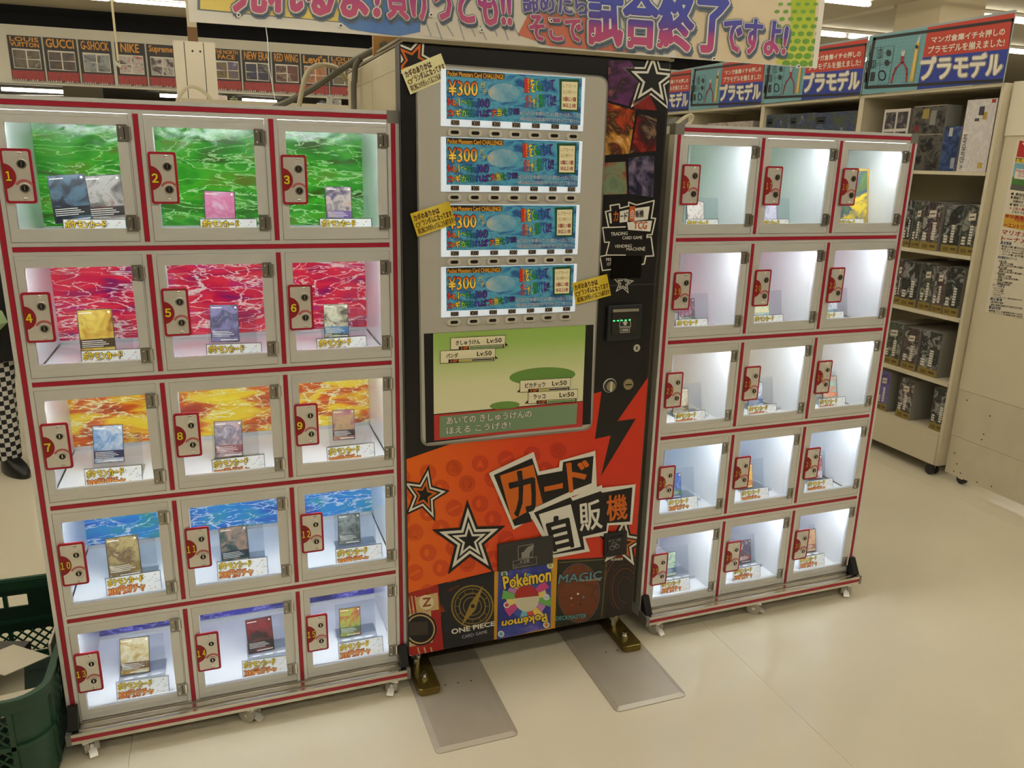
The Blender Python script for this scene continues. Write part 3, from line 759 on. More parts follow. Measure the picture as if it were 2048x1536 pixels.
p.text('機', L5((1325, 340), (1450, 325), (1452, 478), (1330, 495)), [(OR, .02)], 13)
# small logo on the right strip
def LL(*pts): return [zL(*q) for q in pts]
p.stroke(LL((195, 575), (140, 300), (235, 280), (225, 190), (390, 165), (400, 240), (560, 200), (560, 130), (700, 180), (1020, 100), (970, 420), (1045, 420), (980, 715), (895, 720), (890, 765), (965, 755), (1010, 1100), (870, 1105), (840, 1245), (790, 1255)), 2.6, WH, 2)
p.stroke(LL((500, 575), (90, 590), (125, 855), (210, 850), (150, 1085), (500, 1085)), 2.3, WH, 2)
p.stroke(LL((150, 1090), (42, 1110), (85, 1365), (240, 1345)), 2.3, WH, 2)
p.poly(LL((195, 330), (240, 320), (255, 510), (225, 515)), WH, 2)
p.poly(LL((400, 295), (560, 260), (545, 480), (395, 500)), WH, 2)
p.poly(LL((665, 240), (940, 205), (905, 440), (660, 470)), WH, 2)
p.poly(LL((530, 490), (985, 462), (950, 660), (550, 630)), WH, 2)
p.poly(LL((575, 200), (680, 205), (655, 480), (560, 460)), ink((206, 92, 30)), 3)
p.text('カ', LL((285, 300), (370, 285), (365, 460), (290, 475)), [(OR, .03)], 3)
p.text('ー', LL((405, 375), (460, 372), (460, 388), (405, 392)), [(K, .02)], 4); p.text('ド', LL((485, 320), (540, 300), (530, 440), (480, 445)), [(K, .02)], 4)
p.text('自', LL((595, 265), (648, 258), (640, 420), (590, 425)), [(WH, .02)], 4); p.text('販機', LL((680, 285), (825, 265), (825, 395), (680, 405)), [(K, .02)], 4)
p.text('TCG', LL((655, 490), (895, 480), (880, 612), (650, 610)), [(ink((206, 92, 30)), .03)], 3)
for s, q in (('TRADING', ((235, 675), (540, 660), (540, 718), (235, 740))), ('CARD GAME', ((445, 745), (805, 738), (800, 795), (445, 803))), ('VENDING', ((305, 900), (615, 888), (610, 945), (305, 955))),
             ('MACHINE', ((520, 955), (858, 935), (855, 1005), (520, 1003))), ('PRE', ((150, 1140), (250, 1135), (250, 1190), (155, 1195))), ('OT', ((165, 1225), (245, 1215), (245, 1270), (168, 1278)))):
    p.text(s, LL(*q), [(WH, .01)], 3)
# generic colour panels where the right strip carries comic pictures
def LA(*pts): return [zA(*q) for q in pts]
A_ = [((85, 85), (262, 85), (350, 235), (265, 400), (250, 455), (85, 408)), ((272, 412), (415, 350), (480, 488), (300, 480)), ((82, 428), (308, 490), (255, 838), (58, 850)),
      ((322, 517), (478, 547), (470, 815), (262, 835)), ((50, 912), (225, 902), (240, 1163), (45, 1170)), ((247, 872), (458, 848), (450, 1190), (252, 1162))]
AC = [((50, 20, 70), (110, 50, 110), (40, 30, 40), (170, 100, 110)), ((70, 12, 14), (150, 40, 36), (40, 10, 12)), ((220, 190, 40), (190, 70, 24), (40, 24, 22), (214, 150, 60), (225, 215, 190)),
      ((200, 90, 24), (120, 16, 22), (30, 22, 24), (200, 160, 130)), ((90, 92, 84), (120, 140, 110), (150, 60, 40), (70, 70, 90)), ((60, 44, 90), (20, 24, 50), (120, 110, 140), (150, 110, 50))]
for k, (q, c) in enumerate(zip(A_, AC)): p.poly(LA(*q), art('strip_art_%d' % k, c, 14, k * 1.3, .35), 2)
# printed card backs along the bottom, kept generic
q1 = L5((60, 960), (295, 888), (332, 1316), (60, 1360)); p.poly(q1, ink((170, 30, 28)), 2)
TAN = ink((206, 176, 120))
p.poly(L5((160, 965), (292, 935), (300, 1040), (170, 1060)), TAN, 3); p.ell(*z5(222, 995), 15, 15, ink((228, 210, 170)), 4); p.text('Z', L5((200, 970), (250, 965), (248, 1015), (200, 1022)), [(ink((150, 80, 40)), .03)], 5)
p.poly(L5((95, 1075), (250, 1040), (262, 1240), (95, 1275)), TAN, 3); p.ell(*z5(185, 1160), 33, 33, K, 4); p.ring(*z5(185, 1160), 28, 28, 3, TAN, 5); p.poly(L5((110, 1120), (230, 1110), (235, 1190), (115, 1200)), ink((60, 50, 44)), 6)
for k in range(3): p.stroke(L5((110 + k * 22, 960), (125 + k * 22, 1065)), 3, TAN, 3)
for k in range(3): p.stroke(L5((170 + k * 40, 1275), (185 + k * 40, 1330)), 3, TAN, 3)
p.text('GON', L5((100, 1322), (150, 1315), (150, 1340), (100, 1345)), [(WH, .02)], 4)
p.poly(L5((295, 888), (655, 806), (642, 1232), (336, 1300)), ink((24, 24, 34)), 2)
GO = ink((150, 126, 50))
for r, t_ in ((41, 3.2), (35, 1.6), (26, 2.2), (18, 1.4)): p.ring(*z5(505, 1020), r, r, t_, GO, 3)
for k in range(12):
    a = k * math.pi / 6; c0 = z5(505, 1020); p.stroke([(c0[0] + 26 * math.cos(a), c0[1] + 26 * math.sin(a)), (c0[0] + 35 * math.cos(a), c0[1] + 35 * math.sin(a))], 1, GO, 3)
p.poly(L5((572, 890), (525, 1040), (435, 1142), (490, 1005)), GO, 4); p.ell(*z5(507, 1018), 4, 4, ink((24, 24, 34)), 5)
p.text('ONE PIECE', L5((375, 1162), (640, 1112), (642, 1138), (380, 1192)), [(WH, .03)], 3); p.text('CARD GAME', L5((440, 1200), (595, 1166), (597, 1184), (443, 1219)), [(ink((190, 188, 190)), 0)], 3)
p.poly(L5((640, 806), (1028, 722), (1012, 1178), (638, 1262)), ink((206, 152, 30)), 3)
p.poly(L5((664, 815), (990, 745), (985, 1150), (655, 1225)), art('burst_blue', [(28, 36, 116), (38, 52, 146), (56, 72, 166), (130, 110, 190), (190, 170, 210)], 6, 2.2), 4)
c0 = z5(838, 970)
for k in range(16):
    cl = ((236, 206, 90), (220, 90, 70), (120, 190, 215), (60, 90, 180), (206, 70, 140), (236, 214, 120), (110, 180, 90), (190, 130, 190))[k % 8]
    a = -2.2 + k * .3927; rr_ = 50 - 9 * (k % 2); p.poly([c0, (c0[0] + rr_ * math.cos(a - .19), c0[1] + rr_ * math.sin(a - .19)), (c0[0] + rr_ * math.cos(a + .19), c0[1] + rr_ * math.sin(a + .19))], ink(cl), 5)
p.ell(c0[0], c0[1], 25, 27, ink((214, 206, 180)), 6); p.poly([(c0[0] - 24 + 0 * i, c0[1]) for i in (0,)] + [(c0[0] + 25 * math.cos(a), c0[1] + 27 * math.sin(a)) for a in [math.pi + .2 + (math.pi - .4) * i / 12 for i in range(13)]], ink((176, 44, 40)), 7)
p.text('Pokémon', L5((690, 838), (985, 782), (985, 862), (700, 912)), [(ink((30, 40, 100)), .09), (YE, .03)], 7)
p.text('Pokémon', L5((965, 1110), (680, 1152), (688, 1110), (955, 1062)), [(ink((30, 40, 100)), .09), (YE, .03)], 7)
for q, cl in (((700, 820), (70, 140, 70)), ((982, 768), (190, 190, 60)), ((958, 962), (190, 210, 225)), ((715, 1010), (200, 60, 60)), ((958, 1132), (214, 130, 40)), ((680, 1188), (110, 170, 200))):
    p.ell(*z5(*q), 6.5, 6.5, ink((225, 225, 220)), 7, 14); p.ell(*z5(*q), 4, 4, ink(cl), 8, 10)
p.poly(L5((1028, 735), (1342, 720), (1320, 1110), (1012, 1172)), ink((34, 32, 22)), 2)
p.stroke(L5((1040, 752), (1330, 730), (1298, 1085)), 2, ink((110, 100, 50)), 3)
p.ell(*z5(1158, 938), 43, 60, ink((86, 84, 90)), 3); p.ell(*z5(1158, 938), 41.5, 58.5, art('brown_leather', [(96, 44, 22), (118, 58, 30), (84, 38, 22)], 20, 1), 4)
p.text('MAGIC', L5((1040, 825), (1298, 802), (1300, 850), (1030, 880)), [(K, .07), (ink((100, 140, 150)), .02)], 5); p.text('The Gathering', L5((1155, 855), (1292, 845), (1292, 862), (1155, 872)), [(ink((200, 190, 160)), .01)], 6)
for q, cl in (((1153, 943), (220, 214, 190)), ((1113, 970), (190, 190, 130)), ((1187, 963), (90, 130, 150)), ((1118, 1012), (170, 60, 40)), ((1168, 1008), (40, 30, 34))): p.ell(*z5(*q), 2.2, 2.2, ink(cl), 5, 10)
p.text('DECKMASTER', L5((1018, 1082), (1205, 1064), (1203, 1092), (1016, 1106)), [(ink((30, 60, 60)), .09), (ink((100, 160, 160)), .02)], 5)
p.poly(L5((1344, 718), (1520, 708), (1500, 1066), (1322, 1106)), ink((26, 16, 14)), 2)
for k in range(7): p.ring(*z5(1445, 920), 16 + k * 5.2, 26 + k * 8.5, 1.6, ink([(90, 44, 26), (60, 32, 24), (120, 60, 30)][k % 3]), 3, 22, 1.2 + k * .4, 5.6 + k * .4)
p.poly(L5((1352, 706), (1520, 700), (1520, 716), (1352, 724)), ink((206, 60, 26)), 3); p.text('KONAMI', L5((1358, 726), (1428, 722), (1428, 736), (1358, 740)), [(ink((230, 220, 190)), .03)], 4)
p.stroke([(880, 1308), (1268, 1228)], 3, ink((206, 58, 30)), 8)
p.build('vinyl_wrap', VM, FRONT)
# seam of the upper coin panel
p = Print(mach, clipm); p.stroke([zR(120, 412), zR(545, 398)], 1.2, ink((90, 86, 78)), 0); p.build('panel_seam', VM, FRONT)

def plate(name, quad, h, m, parent=VM, y0=0.0, r=0.0, bv=0.0):
    pts = [mach(*q) for q in quad]
    if r:
        out = []
        for i in range(4):
            a, b_, c = Vector(pts[i - 1]), Vector(pts[i]), Vector(pts[(i + 1) % 4]); u = (a - b_).normalized(); w = (c - b_).normalized()
            for k in range(6):
                t_ = k / 5; out.append(tuple(((b_ + u * r).lerp(b_, t_)).lerp(b_.lerp(b_ + w * r, t_), t_)))
        pts = out
    b = MB(); b.prism(pts, 'y', -y0 - h, -y0, m); o = b.build(name, parent)
    if bv: bevel(o, bv)
    return o
# --- display window
WIN = [(833, 128), (1212, 156), (1180, 855), (844, 888)]
plate('window_trim', [(830, 124), (1216, 153), (1183, 859), (841, 893)], .004, mat('window_trim_metal', (150, 148, 142), .3, .5), r=.03)
plate('display_panel', WIN, .0055, GREYP, r=.028)
H0 = .0055
TL = [mach(880, 139.5), mach(880, 275), mach(881, 410), mach(883, 535)]
TWD, THT = .3965, .1345
for i in range(4): TL[i] = (.1062, TL[i][1])
LIT = mat('lit_tray_white', (218, 228, 238), .4, emit=.42)
pw0 = mach(*zT(110, 70)); 
def pc(x, y):
    a, b_ = mach(*zT(x, y)); return (a - TL[3][0], b_ - TL[3][1])
pp = Print(pc)
SEA = art('sea_print', [(30, 50, 104), (46, 92, 140), (84, 156, 176), (48, 104, 152), (36, 66, 112)], 14, 4.2, .3, emit=.22, stretch=(1, 1, 3))
pp.poly([(110, 68), (1975, 25), (1952, 632), (118, 700)], SEA, 0)
e = .12
GO1 = grad('price_fire', [(0, (220, 60, 20)), (.5, (250, 220, 90)), (1, (200, 50, 20))], 'Z', -.068, -.025, emit=e)
RAINE = [ink(c, e) for c in ((214, 50, 40), (232, 130, 30), (240, 215, 50), (150, 200, 60), (50, 150, 80), (40, 120, 150), (60, 80, 170), (90, 60, 150), (80, 50, 130))]
pp.poly([(115, 75), (910, 58), (908, 135), (118, 150)], ink((50, 34, 20)), 1)
pp.text('Pocket Monsters Card CHALLENGE', [(128, 85), (900, 70), (900, 130), (130, 148)], [(ink((236, 170, 50), e), .02)], 2)
pp.text('¥300', [(140, 205), (540, 185), (540, 375), (145, 400)], [(K, .06), (GO1, .02)], 2)
pp.text('ガ', [(572, 195), (645, 188), (645, 262), (575, 270)], [(YE, .01)], 2); pp.text('チ', [(612, 275), (672, 270), (672, 345), (615, 350)], [(YE, .01)], 2); pp.text('ャ', [(688, 300), (735, 296), (735, 350), (690, 355)], [(YE, .01)], 2)
pp.text('No.1〜No.30の', [(135, 430), (705, 395), (705, 510), (140, 530)], [(K, .08), (RAINE, .025)], 2)
pp.text('カギが出れば', [(130, 575), (705, 530), (705, 630), (135, 668)], [(K, .08), (RAINE, .03)], 2)
pp.text('大当たり!!!!', [(725, 520), (1105, 470), (1105, 565), (730, 620)], [(K, .09), (RAINE, .03)], 3)
pp.text('鍵をGetして', [(1175, 85), (1595, 55), (1600, 225), (1180, 285)], [(K, .07), (RAINE, .03)], 2)
pp.text('ガチャと開けてね!!!', [(1190, 305), (1615, 255), (1615, 420), (1195, 480)], [(K, .07), (RAINE, .03)], 2)
pp.poly([(1660, 60), (1935, 45), (1920, 465), (1668, 475)], ink((30, 84, 50), .05), 2); pp.poly([(1695, 92), (1912, 82), (1902, 440), (1690, 448)], ink((226, 214, 170), .15), 3)
for s, y in (('レアカード', 118), ('以上10枚セット', 195)): pp.text(s, [(1712, y), (1895, y - 6), (1890, y + 45), (1712, y + 52)], [(ink((170, 150, 90), .1), .01)], 4)
for s, y in (('5個に1個', 285), ('SR以上1枚', 365)): pp.text(s, [(1708, y), (1888, y - 6), (1885, y + 50), (1706, y + 57)], [(ink((150, 30, 24), .1), .025)], 4)
pp.text('※当たり以外にも一部の鍵が入っています 通常のカードも混入しています', [(1120, 510), (1945, 482), (1942, 540), (1120, 568)], [(ink((30, 50, 80)), .06), (ink((225, 230, 235), .15), 0)], 3)
pp.text('※商品の返品および交換は受け付けておりませんのでご了承ください', [(1118, 585), (1940, 555), (1938, 612), (1118, 640)], [(ink((30, 50, 80)), .06), (ink((225, 230, 235), .15), 0)], 3)
pp.ell(900, 300, 215, 120, art('pale_shape', [(190, 190, 180), (120, 170, 190), (60, 130, 170)], 12, 7, emit=.1), 1, 28, -.1)
poster_me = pp.mesh('poster', FRONT)
pl = Print(); pl.poly([(0, 0), (.023, 0), (.023, .0125), (0, .0125)], ink((206, 196, 176)), 0); pl.text('¥300', [(.001, .0122), (.022, .0122), (.022, .0008), (.001, .0008)], [(ink((50, 28, 14)), .05)], 1)
price_me = pl.mesh('price_label', FRONT)
b = MB()
def oval(w, h, n=8): return [(sx * (w - h) + h * math.cos(a), h * math.sin(a)) for sx, q in ((1, -90), (-1, 90)) for a in [R(q + 180 * k / n) for k in range(n + 1)]]
b.prism(oval(.0187, .0095), 'y', -.0045, 0, mat('button_bezel', (206, 200, 184), .4)); button_me = b.mesh('button')
b = MB(); b.prism(oval(.0108, .0042), 'y', -.0056, -.0045, mat('button_slit', (36, 32, 30), .25)); slit_me = b.mesh('button_slit')
for i, (u, z) in enumerate(TL):
    tr = bx('display_tray', VM, u - .001, u + TWD, -H0 - .004, -H0, z - THT, z + .002, LIT); bevel(tr, .003)
    tr['label'] = 'lit display window with blue poster, %s row from the top' % ['first', 'second', 'third', 'fourth'][i]
    inst('poster', poster_me, tr, (u, -H0 - .004, z))
    for k in range(7):
        x = .1415 + .0553 * k - .0115
        inst('price_label', price_me, tr, (x, -H0 - .0075, z - THT + .0035))
        bt = inst('button', button_me, VM, (x + .0115, -H0, z - THT - .0138)); inst('button_slit', slit_me, bt)
# --- screen picture under the buttons
sp = Print(mach)
def LQ(*pts): return [z4(*q) for q in pts]
sp.poly(LQ((170, 682), (1410, 616), (1388, 1342), (185, 1482)), K, 0)
GRN = grad('meadow_fade', [(0, (236, 230, 196)), (.45, (228, 228, 180)), (.8, (166, 200, 104)), (1, (150, 190, 84))], 'Z', .80, 1.125)
sp.poly(LQ((238, 680), (1352, 620), (1330, 1172), (243, 1268)), GRN, 1)
sp.ell(*z4(1035, 990), 66, 17, ink((110, 152, 70)), 2, 28, -.06); sp.ell(*z4(760, 1205), 30, 8, ink((110, 152, 70)), 2, 24, -.06)
sp.poly(LQ((243, 1275), (1332, 1176), (1326, 1360), (246, 1462)), ink((196, 54, 50)), 2)
sp.poly(LQ((285, 1285), (1290, 1190), (1282, 1340), (285, 1442)), ink((124, 152, 118)), 3)
CR = ink((240, 232, 196)); DKB = ink((40, 34, 24))
def hud(q, name, bar, frac, nx):
    sp.poly(LQ(*q), DKB, 4)
    cx = sum(a for a, b_ in q) / 4; cy = sum(b_ for a, b_ in q) / 4
    sp.poly(LQ(*[(cx + (a - cx) * .985, cy + (b_ - cy) * .93) for a, b_ in q]), CR, 5)
    (x0, y0), (x1, y1), (x2, y2), (x3, y3) = q
    sl = (y1 - y0) / (x1 - x0)
    def pt(dx, dy): return (x0 + dx, y0 + dx * sl + dy)
    sp.text(name, LQ(pt(nx, 22), pt(nx + 30 * len(name) - 4, 22), pt(nx + 30 * len(name) - 4, 56), pt(nx, 56)), [(DKB, .025)], 6)
    w = x1 - x0
    sp.text('Lv:50', LQ(pt(w - 135, 20), pt(w - 30, 20), pt(w - 30, 52), pt(w - 135, 52)), [(DKB, .02)], 6)
    sp.poly(LQ(pt(60, 66), pt(w - 12, 66), pt(w - 12, 92), pt(60, 92)), DKB, 6)
    sp.text('HP', LQ(pt(78, 69), pt(128, 69), pt(128, 89), pt(78, 89)), [(OR, .04)], 7)
    sp.poly(LQ(pt(136, 70), pt(w - 22, 70), pt(w - 22, 88), pt(136, 88)), CR, 7); sp.poly(LQ(pt(140, 74), pt(w - 26, 74), pt(w - 26, 84), pt(140, 84)), DKB, 8)
    sp.poly(LQ(pt(140, 74), pt(140 + (w - 166) * frac, 74), pt(140 + (w - 166) * frac, 84), pt(140, 84)), ink(bar), 9)
hud([(363, 712), (765, 690), (762, 780), (363, 800)], 'きしゅうけん', (90, 150, 70), 1.0, 40)
hud([(288, 806), (692, 784), (688, 876), (288, 900)], 'パンダ', (200, 180, 60), .38, 44)
hud([(870, 1022), (1240, 1000), (1236, 1086), (868, 1112)], 'ピカチュウ', (200, 180, 60), .35, 38)
hud([(930, 1106), (1294, 1084), (1290, 1166), (928, 1194)], 'ラッコ', (90, 150, 70), 1.0, 38)
for q in (((757, 740), (785, 768), (755, 770)), ((683, 836), (712, 862), (680, 866)), ((872, 1085), (846, 1108), (875, 1108)), ((930, 1165), (904, 1192), (932, 1190))): sp.poly(LQ(*q), DKB, 4)
CW = ink((236, 232, 220))
sp.text('あいての きしゅうけんの', LQ((335, 1290), (955, 1240), (955, 1290), (335, 1345)), [(DKB, .05), (CW, .015)], 4)
sp.text('ほえる こうげき!', LQ((335, 1362), (800, 1320), (800, 1368), (335, 1416)), [(DKB, .05), (CW, .015)], 4)
sp.build('battle_picture', VM, lambda a, b_, h: (a, -H0 - h, b_))
# --- coin panel on the right strip
GLASSB = mat('black_glass', (8, 8, 9), .06)
def LR(*pts): return [zR(*q) for q in pts]
plate('small_screen', LR((145, 143), (420, 143), (406, 340), (140, 352)), .004, GLASSB, r=.004)
v = plate('bill_validator', LR((107, 590), (412, 575), (397, 890), (92, 910)), .012, mat('validator_frame', (34, 36, 38), .45), r=.004, bv=.002)
plate('validator_window', LR((138, 645), (372, 635), (362, 840), (130, 848)), .003, mat('validator_smoke', (46, 44, 40), .12), v, .012)
plate('chrome_strip', LR((138, 618), (371, 609), (371, 634), (138, 644)), .006, CHROME, v, .012)
q = Print(mach, h0=.0158)
for k in range(5): q.ell(*zR(150 + 35 * k, 722 - k * 2), 2.4, 1.4, mat('green_led', (60, 240, 130), .4, emit=1.6), 0, 10)
GRY = ink((196, 192, 182))
q.stroke(LR((208, 705), (197, 775), (300, 773), (295, 703)), 1.0, GRY, 0); q.poly(LR((250, 716), (276, 742), (262, 742), (262, 762), (236, 762), (236, 742), (222, 742)), GRY, 1)
q.stroke(LR((205, 782), (290, 780), (288, 824), (205, 828), (205, 782)), .9, GRY, 0); q.text('1000', LR((217, 792), (278, 790), (277, 815), (217, 817)), [(GRY, .03)], 1)
q.build('validator_print', v, FRONT)
def disc(name, c, r, h, m, parent=VM, y0=0.0, sl=None):
    u, z = mach(*zR(*c)); b = MB(); b.cyl((u, -y0 - h, z), r * .92, h, 'y', m, 24, r)
    if sl: b.box(u - sl[0], u + sl[0], -y0 - h - .0015, -y0 - h, z - sl[1], z + sl[1], sl[2])
    return b.build(name, parent, True)
disc('key_lock', (368, 973), .0125, .007, CHROME, sl=(.0012, .0055, BLACKP))
k_ = disc('return_dial', (133, 1315), .0225, .003, ALU); disc('dial_ring', (133, 1315), .020, .002, BLACKP, k_, .003); disc('dial_knob', (128, 1315), .0158, .007, mat('brass_grey', (170, 160, 130), .3, .8), k_, .005, (.0035, .0155, CHROME))
disc('coin_slot', (297, 1303), .018, .005, mat('coin_brass', (176, 164, 128), .28, .85), sl=(.0105, .0018, BLACKP))
# --- bottom: delivery flap and coin cup
f = plate('delivery_flap', L5((658, 635), (995, 578), (995, 748), (658, 806)), .011, mat('flap_plastic', (52, 51, 50), .45), bv=.003)
q = Print(mach, h0=.0114); GW = ink((150, 148, 142))
q.stroke(L5((780, 645), (870, 628), (868, 708), (780, 722), (780, 645)), 1.2, GW, 0); q.poly(L5((800, 680), (850, 672), (850, 708), (800, 716)), GW, 0); q.poly(L5((815, 672), (840, 645), (876, 632), (872, 655), (846, 690), (830, 694)), GW, 1)
q.stroke(L5((748, 735), (892, 708), (892, 752), (748, 780), (748, 735)), .9, GW, 0); q.text('注意', L5((812, 726), (848, 720), (848, 738), (812, 744)), [(GW, .03)], 0); q.poly(L5((790, 744), (806, 742), (798, 728)), GW, 0)
q.text('飲んだものを取り出さないで', L5((778, 748), (872, 734), (872, 744), (778, 758)), [(GW, 0)], 0); q.text('ください', L5((778, 763), (840, 753), (840, 762), (778, 772)), [(GW, 0)], 0); q.ring(*z5(762, 765), 3, 3, .9, GW, 0, 12)
q.build('flap_print', f, FRONT)
f = plate('coin_cup', L5((1310, 570), (1448, 550), (1445, 692), (1307, 714)), .012, mat('cup_plastic', (34, 35, 38), .5), bv=.002)
plate('cup_flap', L5((1328, 592), (1422, 578), (1418, 665), (1325, 682)), .002, mat('cup_dark', (20, 21, 23), .4), f, .012)
q = Print(mach, h0=.0145); q.text('おつり・返却', L5((1332, 602), (1406, 591), (1405, 608), (1331, 618)), [(GW, .01)], 0)
for c in ((1352, 652), (1366, 630), (1382, 640)): q.ring(*z5(*c), 4.6, 4, 1.1, GW, 0, 14)
q.build('cup_print', f, FRONT)
# --- feet
GOLD = mat('gold_foot', (122, 104, 50), .3, .75, noise=.2, nscale=30)
for u0, yf in ((.018, -.075), (.705, -.072)):
    b = MB(); pts = [(u0, .16), (u0, yf + .01), (u0 + .008, yf), (u0 + .060, yf), (u0 + .068, yf + .01), (u0 + .068, .16)]
    b.prism(pts, 'z', .0075, .030, GOLD); o = bevel(b.build('foot_plate', VM), .004, 2)
    b = MB(); b.cyl((u0 + .03, -.015, .0305), .012, .006, 'z', CHROME, 16); b.cyl((u0 + .03, -.015, .036), .0075, .012, 'z', CHROME, 6); b.build('bolt', o)
    b = MB(); b.cyl((u0 + .022, .05, .03), .010, .073, 'z', CHROME, 14); b.cyl((u0 + .022, .05, .06), .016, .012, 'z', CHROME, 6); b.build('levelling_stud', o)
# --- floor plates under the feet
PLATE = mat('steel_floor_plate', (182, 174, 158), .38, .35, noise=.08, nscale=14)
def floor_plate(x0, x1, label):
    t = thing('floor_plate', label, 'steel plate', (x0, -.333, 0))
    w = x1 - x0; L = .95; r = .014
    o = [(0, r), (r * .3, r * .3), (r, 0), (w - r, 0), (w - r * .3, r * .3), (w, r), (w, L), (0, L)]
    i_ = [(.016, .018), (.016, .017), (.017, .016), (w - .017, .016), (w - .016, .017), (w - .016, .018), (w - .016, L), (.016, L)]
    b = MB(); n = 8
    vs_ = [(x, y, 0) for x, y in o] + [(x, y, .0028) for x, y in o] + [(x, y, .0072) for x, y in i_]
    fs = [tuple(range(16, 24)), tuple(range(7, -1, -1))] + [(k, (k + 1) % n, n + (k + 1) % n, n + k) for k in range(n)] + [(n + k, n + (k + 1) % n, 2 * n + (k + 1) % n, 2 * n + k) for k in range(n)]
    b.add(vs_, fs, PLATE); b.build('plate', t)
    for q_ in ((.10, .27), (.14, .268), (.18, .266)):
        b = MB(); b.cyl((q_[0], q_[1], .0072), .0028, .0003, 'z', BLACKP, 10); b.build('bolt_hole', t)
floor_plate(.906, 1.147, 'grey steel plate under the left foot of the vending machine')
floor_plate(1.45, 1.691, 'grey steel plate under the right foot of the vending machine')

# --- yellow notices stuck to the machine front
NY = grad('notice_yellow', [(0, (226, 196, 50)), (.5, (236, 214, 90)), (1, (214, 186, 40))], 'X', -.04, .04)
def notice(quad, h, label, pale=False):
    pts = [mach(*q) for q in quad]; cx = sum(a for a, b_ in pts) / 4; cz = sum(b_ for a, b_ in pts) / 4
    c, s_ = math.cos(M_A), math.sin(M_A)
    t = thing('notice', label, 'notice', (M_O.x + cx * c + h * s_, M_O.y + cx * s_ - h * c, cz), M_A, 'yellow paper notices on the vending machine')
    b = MB(); b.prism([(a - cx, d - cz) for a, d in pts], 'y', -.0006, 0, ink((236, 232, 176)) if pale else NY); b.build('paper', t)
    p = Print(lambda x, y: (mach(x, y)[0] - cx, mach(x, y)[1] - cz), h0=.001)
    TLq, TRq, BRq, BLq = quad
    def q(u, v): return tuple((1 - v) * ((1 - u) * TLq[i] + u * TRq[i]) + v * ((1 - u) * BLq[i] + u * BRq[i]) for i in (0, 1))
    def rq(u0, v0, u1, v1): return [q(u0, v0), q(u1, v0), q(u1, v1), q(u0, v1)]
    I = ink((84, 40, 20))
    p.text('カギのありかは', rq(.05, .10, .70, .36), [(I, .05)]); p.text('ランダムになってます', rq(.22, .38, .97, .64), [(I, .05)]); p.text('同じ所にカギが入ってることもあります!', rq(.06, .68, .97, .93), [(I, .05)])
    c0 = q(.10, .55); p.ring(*c0, 4, 4, 2, ink((150, 120, 40)), 0, 12); p.stroke([q(.12, .52), q(.2, .44)], 2, ink((150, 120, 40)), 0)
    p.build('print', t, FRONT)
notice([z2(362, 243), z2(603, 142), z2(657, 288), z2(420, 390)], .0068, 'pale yellow paper notice tilted over the top left star of the vending machine', True)
notice([z2(416, 1105), z2(650, 1030), z2(690, 1165), z2(460, 1243)], .0115, 'yellow paper notice stuck beside the third poster row, at its left end')
notice([z4(1245, 312), z4(1500, 245), z4(1530, 400), z4(1275, 468)], .0115, 'yellow paper notice stuck beside the lowest poster row, at its right end')

# ================================================================== banner over the machine
BY = .30
bz0 = onY(1050, 90, BY).z - .004
BN = thing('banner', 'long colourful banner with graffiti lettering hanging above the vending machine', 'banner', (1.415, BY, bz0))
bo = (1.415, BY, bz0)
xl, xr = onY(378, 30, BY).x, onY(1634, 136, BY).x
bx('banner_board', BN, xl, xr, BY, BY + .006, bz0, bz0 + .62, mat('banner_white', (232, 228, 218), .35), bo)
p = Print(lambda x, y: (lambda P: (P.x, P.z))(onY(x, y, BY)), (xl + .018, xr - .022, bz0 + .002, bz0 + .60))
zB1 = zoom(380, 0, 5.12); zB2 = zoom(720, 0, 5.12); zB3 = zoom(1040, 0, 6.827); zB4 = zoom(1200, 0, 4.452)
GB = ink((112, 124, 136)); DB = ink((84, 96, 118))
p.poly([zB1(75, -1250), zB1(1500, -1250), zB1(1600, 235), zB1(75, 102)], GB, 0)
p.poly([zB1(104, -1250), zB1(1500, -1250), zB1(1530, 222), zB1(104, 92)], art('banner_yellow', [(232, 208, 110), (240, 216, 120), (222, 190, 90)], 3, 1), 1)
p.poly([(676, 40), (720, -240), (900, -240), (850, 62), (800, 72), (740, 65), (700, 58)], art('banner_blue', [(80, 120, 190), (100, 140, 200), (70, 104, 170)], 3, 2), 2)
p.poly([(840, 70), (850, -240), (1060, -240), (1080, 100), (1060, 98), (960, 88)], ink((222, 214, 200)), 2.5)
for k in range(9): p.stroke([(850 + k * 22, 40 + (k % 3) * 6), (862 + k * 22, 72 + (k % 2) * 8)], 3, ink((170, 168, 172)), 3)
p.poly([(1035, 70), (1060, 20), (1200, 30), (1260, 105), (1100, 92)], ink((214, 120, 96)), 3)
p.poly([(1380, -240), (1660, -240), (1650, 150), (1350, 122)], ink((226, 208, 176)), 1)
p.poly([zB4(1740, -1100), zB4(2010, -1100), zB4(1880, 590), zB4(1560, 565), zB4(1690, 330)], grad('banner_green', [(0, (206, 214, 90)), (.5, (176, 196, 40)), (1, (160, 190, 30))], 'Z', 0, .35), 2)
for r in range(-2, 22):
    for c in range(5): p.ell(*zB4(1610 + c * 78 + (r % 2) * 38 - r * 6, 500 - r * 66), max(3, 8.0 - r * .45), max(2.4, 6.0 - r * .4), ink((110, 164, 60)), 3, 14, -.1)
LET = grad('letter_fade', [(0, (196, 84, 126)), (.42, (180, 70, 130)), (.62, (96, 70, 160)), (1, (70, 80, 180))], 'Z', .02, .13)
LETB = grad('letter_fade_high', [(0, (200, 90, 130)), (.45, (176, 66, 136)), (.8, (90, 76, 170)), (1, (70, 80, 180))], 'Z', .055, .17)
